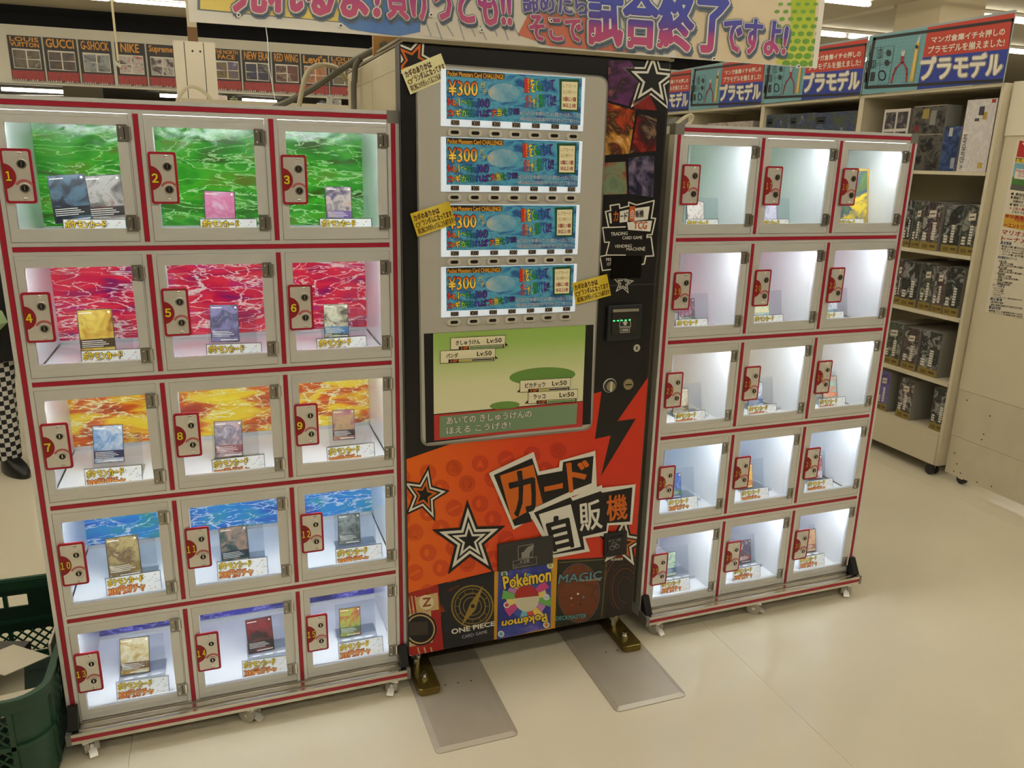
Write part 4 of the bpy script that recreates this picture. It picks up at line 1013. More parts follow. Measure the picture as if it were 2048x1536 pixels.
def tag_text(s, q, m, d=7, lay=5, o=.05):
    sh = [(x + 3, y + d) for x, y in q]
    p.text(s, sh, [(GB, o + .07), (DB, o + .02)], lay); p.text(s, q, [(GB, o + .075), (WH, o + .035), (m, o)], lay + 2)
tag_text('売れるよ!', [(470, -78), (760, -60), (757, 40), (468, 22)], LETB)
tag_text('負けっとも!!', [(765, -60), (1018, -38), (1022, 58), (776, 36)], LETB)
tag_text('諦めたら', [(1042, -22), (1168, -12), (1176, 32), (1046, 24)], ink((92, 84, 164)), 4, 5, .04)
tag_text('そこで', [(1056, 30), (1160, 38), (1162, 84), (1062, 80)], ink((186, 78, 124)), 5, 6, .05)
tag_text('試合終了', [(1176, -30), (1455, -8), (1445, 106), (1176, 88)], LET, 8, 8, .05)
tag_text('ですよ!', [(1448, 34), (1576, 46), (1566, 112), (1446, 104)], LET, 7, 8, .05)
p.build('banner_print', BN, FRONT, (1.415, 0 - 0, bz0)) if False else inst('banner_print', p.mesh('banner_print', lambda a, b_, h: (a, BY - h, b_), bo), BN)
for q in ((497 / 5.12 + 380, 158 / 5.12), (1540 / 5.12 + 380, 266 / 5.12), (720 + 720 / 5.12, 155 / 5.12), (720 + 1237 / 5.12, 312 / 5.12), (1040 + 412 / 6.827, 290 / 6.827), (1040 + 980 / 6.827, 480 / 6.827), (1040 + 1473 / 6.827, 536 / 6.827), (1040 + 1873 / 6.827, 566 / 6.827), (1425, 118), (1594, 133)):
    P = onY(*q, BY); b = MB(); b.cyl((P.x, BY - .0085, P.z), .006, .0085, 'y', mat('bolt_washer', (236, 236, 232), .4), 12); b.cyl((P.x, BY - .011, P.z), .0026, .003, 'y', BLACKP, 8); b.build('bolt', BN, sub=bo)
for x in (xl + .12, xr - .12):
    b = MB(); b.tube([(x, BY + .003, bz0 + .60), (x, BY + .003, CZ)], .0022, ALU, 6); b.build('hanging_wire', BN, sub=bo)
WOOD = mat('plywood', (190, 146, 86), .6, noise=.12, nscale=5, stretch=(6, 6, 1))
b = MB(); b.box(.925, 1.11, .45, .468, 1.8398 - .0012, 2.52, WOOD); o = b.build('plywood_post', None, sub=(1.0175, .459, 1.8386), loc=(1.0175, .459, 1.8386)); tag(o, 'bare plywood board standing on the vending machine behind the banner', 'board')

# cables by the machine
def cable(name, label, px, Y, r, m, extra=()):
    pts = [onY(*q, y) for q, y in zip(px, Y)] + [Vector(e) for e in extra]
    out = []
    for i in range(len(pts) - 1):                      # Catmull-Rom
        p0, p1, p2, p3 = pts[max(0, i - 1)], pts[i], pts[i + 1], pts[min(len(pts) - 1, i + 2)]
        for k in range(6):
            t_ = k / 6; out.append(.5 * ((2 * p1) + (p2 - p0) * t_ + (2 * p0 - 5 * p1 + 4 * p2 - p3) * t_ ** 2 + (3 * p1 - p0 - 3 * p2 + p3) * t_ ** 3))
    out.append(pts[-1]); o0 = out[0].copy()
    b = MB(); b.tube(out, r, m, 8); o = b.build(name, None, True, sub=tuple(o0), loc=tuple(o0)); tag(o, label, 'cable')
CAB = mat('cable_grey', (104, 100, 84), .5); CABW = mat('cable_ivory', (190, 180, 150), .5)
cable('power_cable', 'thick dark grey cable rising from the left locker top past the machine corner', [(548, 216), (610, 186), (659, 155), (711, 120), (740, 104), (772, 88)], [.62, .63, .64, .58, .50, .44], .010, CAB)
cable('power_cable', 'dark grey cable hanging straight down the beige side of the machine', [(722, 118), (712, 130), (709, 160), (708, 222)], [.56, .56, .56, .56], .009, CAB, [(.879, .56, 1.0), (.879, .56, .3)])
cable('power_cable', 'ivory cable looping up behind the left locker beside the machine', [(597, 220), (602, 190), (612, 152), (627, 134), (651, 130), (676, 138), (692, 160)], [.60, .60, .60, .60, .60, .66, .74], .008, CABW)
cable('power_cable', 'thin ivory cable bowing out beside the white boarded pillar', [(350, 218), (360, 190), (378, 174), (398, 178), (416, 192), (438, 222)], [.42] * 6, .005, CABW)
cable('power_cable', 'ivory cable loop standing up on the top left corner of the right locker', [(1349, 252), (1362, 240), (1376, 231), (1385, 232), (1382, 242), (1372, 252)], [.20, .20, .20, .20, .2, .2], .005, CABW)

# ================================================================== far left: brand posters, pillar, pole
def brand(px0, px1, name, i, cols):
    """poster hung on the fascia, x extent from the photo"""
    A = onY(px0, 120, 10); B = onY(px1, 125, 10); w = B.x - A.x; z0, z1 = 2.375, 2.905
    t = thing('brand_poster', 'dark poster headed %s in gold on the pale fascia%s' % (name, ['', ' beside the machine'][i]), 'poster', (A.x, 9.99, z0), 0, 'brand posters on the fascia')
    b = MB(); b.box(0, w, 0, .008, 0, z1 - z0, mat('poster_dark', (46, 42, 32), .5)); b.build('sheet', t)
    h = z1 - z0; p = Print(h0=.002); Print.STEP = .002
    p.poly([(w * .1, .15), (w * .92, .15), (w * .92, h - .15), (w * .1, h - .15)], ink((206, 196, 176)), 0)
    rnd = random.Random(len(name) * 7 + int(px0))
    n = 4
    for a in range(2):
        for c in range(2):
            x0 = w * (.12 + .41 * a); y0 = .16 + (h - .32) * .5 * c; m = art('brand_%d_%d' % (int(px0), a * 2 + c), cols, 7, rnd.random() * 9)
            p.poly([(x0, y0), (x0 + w * .37, y0 + rnd.uniform(-.01, .01)), (x0 + w * .37, y0 + (h - .32) * .46), (x0, y0 + (h - .32) * .46 + rnd.uniform(-.01, .01))], m, 1)
    p.poly([(0.01, .02), (w - .01, .015), (w - .01, .13), (0.01, .125)], art('brand_red', [(120, 24, 14), (160, 40, 24), (90, 20, 14)], 12, 1), 1)
    rnd = random.Random(5)
    for k in range(14): p.poly([(w * k / 14, 0), (w * (k + 1) / 14, 0), (w * (k + .6) / 14, rnd.uniform(.01, .035))], ink((190, 184, 166)), 2)
    GOLDI = ink((206, 140, 40))
    lines = name.split(' ') if name in ('LOUIS VUITTON',) else ([name] if name != 'THE NORTH FACE' else ['THE NORTH', 'FACE'])
    hh = .10 / len(lines)
    for k, l in enumerate(lines):
        zz = h - .015 - k * (hh + .012); m_ = .03 if len(l) > 4 else .07
        p.text(l, [(m_, zz), (w - m_, zz), (w - m_, zz - hh), (m_, zz - hh)], [(K, .07), (GOLDI, .035)], 2)
    p.build('poster_print', t, FRONT)
    Print.STEP = .00045
G1 = ((60, 50, 36), (110, 96, 70), (80, 66, 44), (150, 140, 120)); G2 = ((40, 40, 40), (90, 90, 88), (150, 150, 146), (30, 30, 32))
for i, (a, b_, nme, c) in enumerate(((20, 88, 'LOUIS VUITTON', G1), (91, 157, 'GUCCI', ((130, 110, 80), (90, 70, 50), (60, 50, 44), (150, 70, 60)))
                                    , (160, 226, 'G-SHOCK', G2), (232, 292, 'NIKE', ((80, 100, 150), (160, 60, 40), (190, 180, 170), (60, 50, 40), (180, 150, 50)))
                                    , (295, 352, 'Supreme', ((150, 30, 30), (60, 50, 50), (190, 180, 170), (40, 70, 50))), (425, 481, 'THE NORTH FACE', ((50, 44, 50), (120, 100, 40), (90, 80, 110), (200, 190, 180)))
                                    , (484, 541, 'NEW ERA', ((60, 50, 90), (40, 40, 44), (160, 150, 130))), (544, 600, 'RED WING', ((120, 60, 30), (80, 44, 26), (160, 140, 110)))
                                    , (602, 656, "Levi's", ((50, 60, 100), (180, 110, 40), (60, 56, 60)))), 0): brand(a, b_, nme, 0, c)
brand(658, 716, 'LOUIS VUITTON', 1, G1)
# white boarded pillar with a post to the ceiling
A = onY(344, 80, 3); B = onY(430, 86, 3)
t = thing('boarded_pillar', 'white boarded pillar with two vertical seams between the brand posters', 'pillar', ((A.x + B.x) / 2, 3, 0))
w = B.x - A.x; xs = [-w / 2, -w / 2 + w * .27, -w / 2 + w * .72, w / 2]
for k in range(3): bx('board', t, xs[k] + .002, xs[k + 1] - .002, -.002 * (k == 1), .30, 0, A.z, mat('white_board', (214, 204, 182), .5))
bx('core', t, -w / 2 + .004, w / 2 - .004, .006, .29, 0, A.z - .004, BLACKP)
Px = onY(384, 60, 3).x - (A.x + B.x) / 2
bx('post', t, Px - .025, Px + .025, .10, .15, A.z, CZ, mat('post_ivory', (190, 178, 148), .5)); bx('wood_block', t, Px - .027, Px + .027, .085, .098, A.z, A.z + .085, mat('brown_block', (110, 78, 40), .6))
for dx in (-.01, .03):
    b = MB(); b.dome((dx, -.002, A.z - .05), .006, -.003, 'y', LOCKD, 8, 2); b.build('screw', t)
# hanging pole with a tag, thin wire
P0 = onY(225, 0, 5); P1 = onY(236, 122, 5)
t = thing('hanging_pole', 'thin cream pole hanging from the ceiling with a small white tag', 'pole', (P1.x, 5, P1.z))
b = MB(); b.tube([(0, 0, 0), (0, 0, CZ - P1.z)], .009, mat('cream_metal', (206, 190, 150), .35, .3), 8); b.build('pole', t, True)
b = MB(); b.prism([(-.03, -.02), (-.018, .004), (.022, -.028), (.012, -.05)], 'y', -.012, .012, mat('tag_white', (206, 200, 180), .5)); b.build('tag', t)
Pw = onY(528, 40, 6); b = MB(); b.tube([(-.05, 0, CZ - Pw.z), (0, 0, .1), (.02, 0, -.15), (.02, 0, -.4), (.10, 0, -1.0)], .004, ALU, 6); o = b.build('hanging_wire', None, loc=(Pw.x, 6, Pw.z)); tag(o, 'thin pale wire hanging down before the dark recess', 'wire')
# small packages behind the locker top
SHW_ = mat('far_shelf_white', (190, 180, 156), .6)
for k, (a, b_, lab, cl) in enumerate((((432, 190), (456, 214), 'clear blister pack with pink print right of the boarded pillar', ((200, 150, 150), (220, 210, 200), (110, 120, 80))),
                                     ((459, 196), (477, 215), 'small yellow green package right of the pink blister pack', ((190, 190, 80), (70, 80, 60), (220, 220, 210))),
                                     ((634, 206), (655, 224), 'small silvery pack just over the locker top near the machine', ((170, 170, 166), (220, 220, 220), (90, 90, 90))),
                                     ((653, 190), (668, 222), 'narrow grey blister pack beside the machine', ((130, 126, 116), (190, 186, 176), (80, 76, 70))),
                                     ((666, 198), (684, 224), 'white and grey pack closest to the machine side', ((200, 198, 190), (120, 118, 112), (220, 218, 212))))):
    A = onY(*a, 2.2); B = onY(*b_, 2.2); w = B.x - A.x; h = A.z - 1.80
    t = thing('blister_pack', lab, 'package', (A.x, 2.2, 1.8005), 0, 'packs standing behind the left locker')
    b = MB(); b.box(0, w, .012, .014, 0, h, art('pack_art_%d' % k, cl, 30, k)); b.build('backing_card', t); b = MB(); b.dome((w / 2, .012, h * .5), w * .38, -.02, 'y', ACR, 12, 3); b.build('blister', t, True)
    bx('foot_fold', t, 0, w, .012, .05, 0, .002, ink((200, 196, 186)))
t = thing('shelf_unit', 'low white shelf unit behind the left locker carrying small packs', 'shelf', (.75, 2.3, 0))
b = MB()
for q in (-.42, .40): b.box(q, q + .02, -.16, .2, 0, 1.782, SHW_)
b.build('side_panel', t)
for q in (.1, .5, .95, 1.4, 1.783): bx('shelf', t, -.42, .42, -.16, .2, q, q + .017, SHW_)

# ================================================================== model kit shelves on the right
SX = 3.90; BAYW = .892; Y0 = .812
SHW = mat('shelf_white', (206, 196, 170), .55, noise=.03, nscale=2)
SHZ = [(.215, .232), (.487, .503), (.823, .839), (1.134, 1.150), (1.534, 1.550)]
def shelf_meshes():
    d = {}
    b = MB(); b.box(.008, .42, 0, .018, .06, 1.95, SHW); d['side'] = b.mesh('side_panel')
    b = MB(); b.box(.40, .415, .018, BAYW - .018, .06, 1.95, mat('shelf_back', (150, 142, 120), .7)); d['back'] = b.mesh('back_panel')
    b = MB(); b.box(0, .40, .0185, BAYW - .0185, 0, .017, SHW); d['shelf'] = b.mesh('shelf')
    b = MB(); b.box(0, .016, .0185, BAYW - .0185, .06, .2145, SHW); d['kick'] = b.mesh('kick_board')
    b = MB(); b.box(0, .40, .0185, BAYW - .0185, 1.935, 1.95, SHW); d['top'] = b.mesh('top_board')
    return d
SHM = shelf_meshes()
b = MB()
for s in (-1, 1): b.cyl((-.012 + s * .014 - .006 + .006, 0, -.032), .028, .011, 'x', BLACKP, 16)
b.box(-.015, .02, -.012, .012, -.035, 0, mat('caster_white', (206, 200, 184), .5)); shelf_caster = b.mesh('caster', True)
SIGN_Z0 = 1.945
def sign_print():
    def cv(x, y):
        P = onX(*zoom(1640, 0, 5.02)(x, y), SX - .012); return (Y0 + BAYW - .012 - P.y, P.z - SIGN_Z0)
    p = Print(cv, (.001, BAYW - .013, .001, .304), .001); Print.STEP = .0007
    TE = ink((110, 160, 166)); RDS = ink((190, 56, 32)); BL = ink((34, 56, 150))
    DKS = ink((30, 24, 20))
    p.poly([(500, 380), (1080, 288), (966, 925), (395, 980)], TE, 0); p.poly([(1080, 288), (2030, 130), (1935, 500), (1028, 592)], RDS, 0); p.poly([(1028, 592), (1935, 500), (1890, 870), (966, 925)], BL, 0)
    p.stroke([(545, 402), (1938, 212), (1862, 818), (458, 892), (545, 402)], 30, DKS, 1)
    GRD = ink((90, 140, 150))
    for k in range(1, 14): p.stroke([(545 + k * 38, 402 - k * 5.2 + 14), (458 + k * 36, 892 - k * 2.4 - 14)], 2.5, GRD, 1)
    for k in range(1, 13): p.stroke([(545 - k * 7 + 14, 402 + k * 38), (1060 - k * 7, 332 + k * 41)], 2.5, GRD, 1)
    DI = ink((36, 38, 36)); 
    # part runner, nippers, knife
    p.stroke([(520, 500), (745, 470), (685, 855), (450, 880), (520, 500)], 3, DI, 2)
    for q in ((610, 480, 585, 870), (455, 700, 710, 640), (560, 650, 730, 630)): p.stroke([(q[0], q[1]), (q[2], q[3])], 2.4, DI, 2)
    for k in range(5): p.stroke([(570, 520 + 20 * k), (630, 505 + 20 * k)], 6, DI, 3)
    p.ell(688, 545, 27, 36, DI, 3, 6); p.ell(672, 645, 27, 34, DI, 3, 6); p.ell(508, 560, 18, 24, DI, 3, 12); p.stroke([(505, 470), (495, 620)], 6, DI, 3)
    for k in range(6): p.stroke([(468 + k * 18, 625), (462 + k * 18, 700)], 7, DI, 3)
    p.stroke([(460, 632), (560, 618)], 6, DI, 3); p.poly([(452, 742), (492, 736), (480, 835), (440, 838)], DI, 3); p.poly([(510, 740), (548, 734), (540, 826), (500, 830)], DI, 3)
    p.ring(622, 770, 34, 48, 10, DI, 3, 20); p.stroke([(470, 700), (460, 900)], 14, DI, 3)
    NR = ink((160, 40, 50))
    p.stroke([(822, 580), (815, 640), (760, 700), (735, 760), (712, 845)], 16, NR, 3); p.stroke([(836, 580), (832, 640), (868, 700), (870, 760), (862, 835)], 16, NR, 3)
    p.poly([(820, 575), (815, 540), (830, 505), (838, 540), (848, 505), (858, 535), (842, 578)], ink((190, 190, 180)), 4)
    p.poly([(962, 450), (1000, 445), (935, 830), (895, 832)], ink((206, 168, 60)), 3); p.poly([(968, 445), (1010, 350), (998, 445)], ink((200, 200, 194)), 3); p.ell(972, 484, 17, 19, DI, 4, 14); p.stroke([(968, 520), (922, 800)], 12, ink((222, 200, 140)), 4)
    CWH = ink((226, 218, 200))
    p.text('マンガ倉庫イチ☆押しの', [(1118, 385), (1860, 292), (1850, 368), (1118, 448)], [(CWH, .03)], 2)
    p.text('プラモデルを揃えました!', [(1088, 480), (1856, 396), (1845, 478), (1080, 556)], [(CWH, .03)], 2)
    p.text('プラモデル', [(1020, 590), (1840, 540), (1815, 770), (1010, 820)], [(CWH, .105), (DKS, .085), (CWH, .055)], 2)
    me = p.mesh('sign_print', SIDE); Print.STEP = .00045
    return me
SIGN_ME = sign_print()
b = MB(); b.box(0, .006, -(BAYW - .012), 0, 0, .305, ink((150, 160, 160))); sign_board = b.mesh('sign_board')
def bay(k):
    y = Y0 + k * BAYW
    t = thing('shelf_unit', ['white shelf unit nearest the white panel, stacked with boxed model kits', 'white shelf unit second from the white panel, dark kit boxes on top',
              'white shelf unit third from the white panel, red box on its top shelf', 'white shelf unit mostly hidden behind the vending machine top'][k], 'shelf', (SX, y, 0), 0, 'model kit shelves')
    inst('side_panel', SHM['side'], t); inst('side_panel', SHM['side'], t, (0, BAYW - .018, 0)); inst('back_panel', SHM['back'], t); inst('kick_board', SHM['kick'], t); inst('top_board', SHM['top'], t)
    for z0, z1 in SHZ: inst('shelf', SHM['shelf'], t, (.001, 0, z0))
    for xx in (.03, .38):
        for yy in (.04, BAYW - .04): inst('caster', shelf_caster, t, (xx, yy, .0600))
    s = thing('shelf_sign', ['blue and red model kit sign nearest the camera at the right frame edge', 'blue and red model kit sign second from the right, corner behind the banner',
              'blue and red model kit sign third from the right, just past the banner bottom edge', 'blue and red model kit sign peeking out beside the vending machine'][k], 'sign', (SX - .010, y + BAYW - .012, SIGN_Z0 + .0065), 0, 'model kit signs over the shelves')
    inst('sign_board', sign_board, s); inst('sign_print', SIGN_ME, s)
for k in range(4): bay(k)
# kit boxes: front with picture, white title strips, gold foot band
GREYS = [((14, 14, 16), (60, 62, 60), (24, 26, 28), (150, 152, 150), (40, 42, 40)), ((20, 24, 22), (90, 96, 84), (26, 28, 26), (150, 150, 140), (50, 44, 36)), ((26, 22, 24), (110, 84, 86), (36, 34, 38), (170, 164, 160), (40, 40, 48))]
KRAFT = mat('box_grey_side', (150, 148, 142), .6); BANDG = ink((138, 118, 56)); WHT = ink((214, 208, 196))
def kit(y0, y1, z, h, dep, label, cols, i, band=True, x=None, plain=False, title=None, grp='boxed model kits on the nearest shelf unit', tilt=0.0, extra=None):
    """box standing on a shelf, front faces -x"""
    xx = SX + .03 if x is None else x; w = y1 - y0
    t = thing('kit_box', label, 'box', (xx, y1, z + .0005), tilt, grp)
    b = MB(); b.box(0, dep, -w, 0, 0, h, KRAFT); b.build('carton', t)
    p = Print(h0=.0005)
    p.poly([(0, 0), (w, 0), (w, h), (0, h)], art('kit_art_%d' % i, cols, 22, i * .77, .3), 0)
    if band: p.poly([(0, 0), (w, 0), (w, h * .17), (0, h * .17)], BANDG, 1); p.stroke([(w * .62, h * .09), (w * .85, h * .09)], h * .05, ink((90, 70, 30)), 2); p.stroke([(w * .2, h * .08), (w * .4, h * .08)], h * .08, ink((110, 92, 40)), 2)
    rnd = random.Random(i)
    if not plain:
        a = w * rnd.uniform(.42, .6)
        for q in range(7): p.poly([(a, h * (.22 + .055 * q)), (a + w * .2, h * (.22 + .055 * q)), (a + w * .2, h * (.26 + .055 * q)), (a, h * (.26 + .055 * q))], WHT, 1)
        for q in range(3): p.poly([(w * .08, h * (.2 + .06 * q)), (w * .3, h * (.2 + .06 * q)), (w * .3, h * (.24 + .06 * q)), (w * .08, h * (.24 + .06 * q))], WHT, 1)
        if i % 3: p.poly([(w * .3, h * .68), (w * .7, h * .70), (w * .7, h * .84), (w * .3, h * .82)], ink((206, 196, 180)), 2); p.stroke([(w * .36, h * .75), (w * .62, h * .765)], h * .02, K, 3)
    if title:
        for tx, q, m in title: p.text(tx, [(w * a, h * c) for a, c in q], [(m, .01)], 3)
    for (a0, c0, a1, c1), cl in (extra or ()): p.poly([(w * a0, h * c0), (w * a1, h * c0), (w * a1, h * c1), (w * a0, h * c1)], cl if not isinstance(cl, tuple) else ink(cl), 2)
    p.build('box_print', t, SIDE)
kk = 0
ORD = ['first', 'second', 'third', 'fourth', 'fifth']
for zi, hh, name, lst in ((3, .245, 'second shelf from the top', ((1803, 1817, 490), (1820, 1838, 492), (1837, 1873, 497), (1880, 1914, 503), (1916, 1951, 505))),
                          (2, .245, 'middle shelf', ((1782, 1794, 628), (1796, 1829, 618), (1832, 1857, 630), (1859, 1881, 632), (1882, 1914, 637))),
                          (1, .235, 'second lowest shelf', ((1763, 1796, 728), (1799, 1829, 740), (1832, 1871, 755))),
                          (0, .225, 'bottom shelf', ((1750, 1772, 820), (1789, 1818, 838), (1855, 1884, 865)))):
    z = SHZ[zi][1] + .0012
    n = len(lst); prev = 9
    for q, (a, b_, yb) in enumerate(lst):
        y1 = onX(a, yb, SX + .03).y; y0 = onX(b_, yb, SX + .03).y
        y1 = min(y1, prev - .002); y0 = max(Y0 + .02, min(y0, y1 - .03)); prev = y0
        kit(y0, y1, z, hh * (1 - .03 * (q % 2)), .30, 'grey picture kit box, %s from the left on the %s' % (ORD[q], name), GREYS[kk % 3] if not (zi == 0 and q == 0) else ((50, 40, 90), (110, 90, 160), (60, 120, 110)), kk); kk += 1
zt = SHZ[4][1] + .0012
kit(1.365, 1.545, zt, .315, .08, 'white box with six small pictures on the top shelf', ((196, 188, 180), (206, 198, 190)), 30, False, plain=True, extra=[((.08 + .46 * a, .04 + .32 * c, .47 + .46 * a, .31 + .32 * c), art('six_pic_%d' % (a * 3 + c), ((24, 22, 30), (60, 54, 60), (150, 140, 136)), 30, a + c * 2)) for a in (0, 1) for c in (0, 1, 2)])
kit(1.135, 1.345, zt, .322, .10, 'tall black kit box with armoured figures beside the white six-picture box', ((10, 10, 10), (24, 22, 22), (96, 92, 84), (40, 38, 36)), 31, False, plain=True, extra=[((0, .55, 1, .565), (150, 140, 120)), ((0, .985, 1, 1), (150, 140, 120)), ((0, 0, .02, 1), (120, 112, 96)), ((.3, .8, .5, .95), (150, 130, 60)), ((.55, .7, .72, .92), (130, 128, 120)), ((.1, .6, .26, .7), (110, 30, 30))])
kit(1.03, 1.128, zt, .215, .06, 'short blue kit box leaning place between the black and the white boxes', ((14, 22, 44), (26, 44, 84), (60, 84, 130), (120, 130, 146)), 32, False, plain=True, extra=[((.3, .78, .52, .97), (176, 176, 176)), ((.68, .06, .92, .3), (150, 156, 164))])
kit(.855, 1.02, zt, .335, .10, 'tall white kit box with grey lettering up its edge', ((206, 200, 194), (216, 210, 204), (196, 190, 192), (214, 208, 202), (150, 144, 150)), 33, False, plain=True,
    title=[('ν GUNDAM', [(.07, .04), (.07, .52), (.2, .52), (.2, .04)], ink((90, 86, 84)))], extra=[((.45, .78, .62, .9), (60, 58, 66)), ((.6, .72, .74, .82), (170, 140, 60)), ((.35, .7, .5, .74), (70, 66, 74)), ((.82, .94, .95, .99), (170, 40, 40)), ((.7, .05, .86, .13), (190, 160, 70))])
for q, (a, b_) in enumerate(((2.35, 2.575), (2.12, 2.34), (1.76, 2.11))):
    kit(a, b_, zt, .33 - .004 * q, .12, 'dark olive kit box with blue print, %s of three on the second shelf unit' % ORD[q], ((30, 32, 22), (80, 84, 60), (40, 60, 110), (150, 150, 130)), 40 + q, False, plain=True, grp='kit boxes on the second shelf unit', extra=[((.06, .8, .3, .93), (24, 26, 30)), ((.1, .84, .26, .86), (190, 188, 176)), ((.1, .89, .26, .9), (190, 188, 176))])
kit(2.72, 3.27, zt, .30, .2, 'red and white box on the third shelf unit', ((120, 30, 30), (190, 180, 170), (70, 30, 30)), 45, False, plain=True, grp='boxes on far shelf units')
kit(3.53, 3.95, zt, .36, .2, 'grey picture box seen beside the vending machine edge', ((50, 48, 46), (150, 148, 142), (90, 86, 80)), 46, False, plain=True, grp='boxes on far shelf units')

# ------------------------------------------------------------------ white rolling panel with notice poster
PX_ = 3.95
t = thing('rolling_panel', 'white boarded rolling panel on black casters at the right frame edge', 'panel', (PX_, .19, 0))
WB = mat('panel_white', (212, 202, 176), .5, noise=.05, nscale=4); WB2 = mat('panel_worn_board', (204, 194, 170), .6, noise=.10, nscale=9)
yA, yB = .800, -.60
for z0, z1, m, th, yy in ((.035, .238, WB2, .004, .792), (.2395, .482, WB2, .003, .796), (.4835, 1.715, WB, 0, .80), (1.7165, 1.955, mat('panel_header', (224, 216, 194), .45), .006, .80)):
    bx('board', t, -th, .030, yB - .19, yy - .19, z0, z1, m)
for yy, zz in ((.74, .44), (.73, .10), (.60, .40), (.615, .30), (.62, .27), (.74, .055), (.70, .06), (.60, .05), (.52, .06), (.755, .15)):
    b = MB(); b.cyl((-.0046, yy - .19, zz), .004, .001, 'x', mat('screw_brown', (80, 64, 44), .6), 8); b.build('screw', t)
for yy in (.70, .10, -.5):
    b = MB(); b.cyl((.004, yy - .19, .0255), .0255, .022, 'x', BLACKP, 16); b.box(0, .03, yy - .19 - .015, yy - .19 + .015, .028, .0349, CHROME); b.build('caster', t, True)
zP = zoom(1880, 230, 3.41)
pz0 = .895; py1 = .735
ps = thing('event_poster', 'white event poster with red header and printed rules on the rolling panel', 'poster', (PX_ - .0008, py1, pz0))
bx('sheet', ps, 0, .0006, -.50, 0, 0, .80, ink((218, 210, 190)))
def cvp(x, y):
    P = onX(*zP(x, y), PX_ - .001); return (py1 - P.y, P.z - pz0)
p = Print(cvp, (.001, .499, .001, .799), .0004)
p.poly([(550, 145), (900, 185), (880, 330), (520, 285)], ink((180, 36, 30)), 0); p.text('マリオカート', [(560, 165), (900, 205), (895, 260), (552, 215)], [(WH, .03)], 1)
p.poly([(518, 290), (880, 335), (876, 365), (514, 320)], ink((60, 50, 20)), 0); p.text('毎週開催', [(522, 294), (640, 308), (636, 338), (518, 322)], [(YE, .02)], 1)
p.poly([(512, 325), (876, 370), (850, 520), (487, 470)], ink((120, 170, 190)), 0); p.poly([(495, 420), (860, 465), (850, 520), (487, 470)], ink((70, 120, 50)), 1); p.poly([(487, 470), (850, 520), (846, 560), (478, 508)], ink((90, 88, 84)), 1)
p.poly([(520, 365), (800, 400), (790, 470), (505, 432)], ink((222, 214, 200)), 2)
for s, q in (('Nintendo', ((522, 370), (640, 384), (639, 398), (521, 384))), ('マリオ', ((538, 388), (600, 395), (598, 412), (536, 404))), ('ワールド', ((534, 408), (620, 418), (618, 434), (532, 424)))): p.text(s, list(q), [(ink((150, 30, 30)), .02)], 3)
I2 = ink((50, 46, 42)); BLI = ink((50, 70, 110)); RDI = ink((170, 36, 40))
def ln(s, x, y, w, h, m=I2): p.text(s, [(x, y), (x + w, y + w * .13), (x + w - h * .25, y + h + w * .13), (x - h * .25, y + h)], [(m, .02)], 1)
ln('● 参加賞あり', 488, 525, 150, 22); ln('● 開催日 7月の毎週土曜', 486, 550, 190, 20); ln('対戦形式 トーナメント', 500, 578, 180, 18); ln('■ 場所 マンガ倉庫', 480, 600, 160, 18); ln('※ 上位入賞者には', 478, 624, 160, 18, RDI); ln('どなたでも参加できます', 495, 650, 190, 18)
p.poly([(445, 672), (800, 718), (785, 830), (430, 760)], ink((206, 160, 50)), 1)
for s, q in (('参加募集店', (448, 676, 160, 22)), ('7月の会場', (510, 702, 120, 24)), ('〜エントリー受付', (440, 732, 220, 30))):
    p.text(s, [(q[0], q[1]), (q[0] + q[2], q[1] + q[2] * .13), (q[0] + q[2] - 5, q[1] + q[3] + q[2] * .13), (q[0] - 5, q[1] + q[3])], [(RDI, .03)], 2)
ln('マリオカート', 428, 780, 260, 32, RDI); ln('トーナメント', 424, 824, 260, 32, RDI); ln('基本情報', 416, 858, 75, 22, BLI)
yy = 884
for s, w in (('・参加人数 最大32名 抽選', 220), ('・形式 トーナメント方式 4人1組', 230), ('・ソフト Switch用ソフト', 220), ('・コース数 全予選レース', 220)): ln(s, 410, yy, w, 15); yy += 18
ln('試合構造(全4ステージ)', 398, 958, 130, 22, BLI); yy = 988
for k, (s, w) in enumerate((('・予選 予選', 60), ('2組×4人で対戦', 90), ('各組 上位2名が準々決勝へ', 170), ('・準々決勝', 70), ('4組×4人で対戦', 90), ('各組 上位2名が準決勝へ', 170), ('・準決勝', 60), ('2組×4人で対戦', 90), ('各組 上位2名が決勝へ', 150), ('・決勝', 50), ('4人による最終決戦', 100), ('優勝者が決定!', 90))): ln(s, 395 - k * 2 + (18 if k % 3 else 0), yy, w, 13); yy += 14
ln('ゲーム設定', 362, 1148, 85, 20, BLI); yy = 1172
for s, w in (('・スピード 150cc', 80), ('・アイテム 通常', 75), ('・コース ランダム', 80), ('・CPU なし', 60), ('・コントローラー 貸出可(持込み可)', 200)): ln(s, 360, yy, w, 12); yy += 15
ln('禁止事項', 346, 1242, 80, 20, BLI); ln('・途中参加や退席', 344, 1266, 90, 13); ln('・暴言 迷惑行為及びその他不正な行為', 342, 1284, 220, 13); ln('景品内容', 336, 1298, 82, 22, BLI)
for k, s in enumerate(('優勝者 マンガ倉庫割引券 1,000円', '準優勝 マンガ倉庫割引券 500円', '参加賞 当日一品 全員に当たる菓子')): ln(s, 334 - k * 2, 1326 + k * 15, 230, 12)
p.build('poster_print', ps, SIDE)

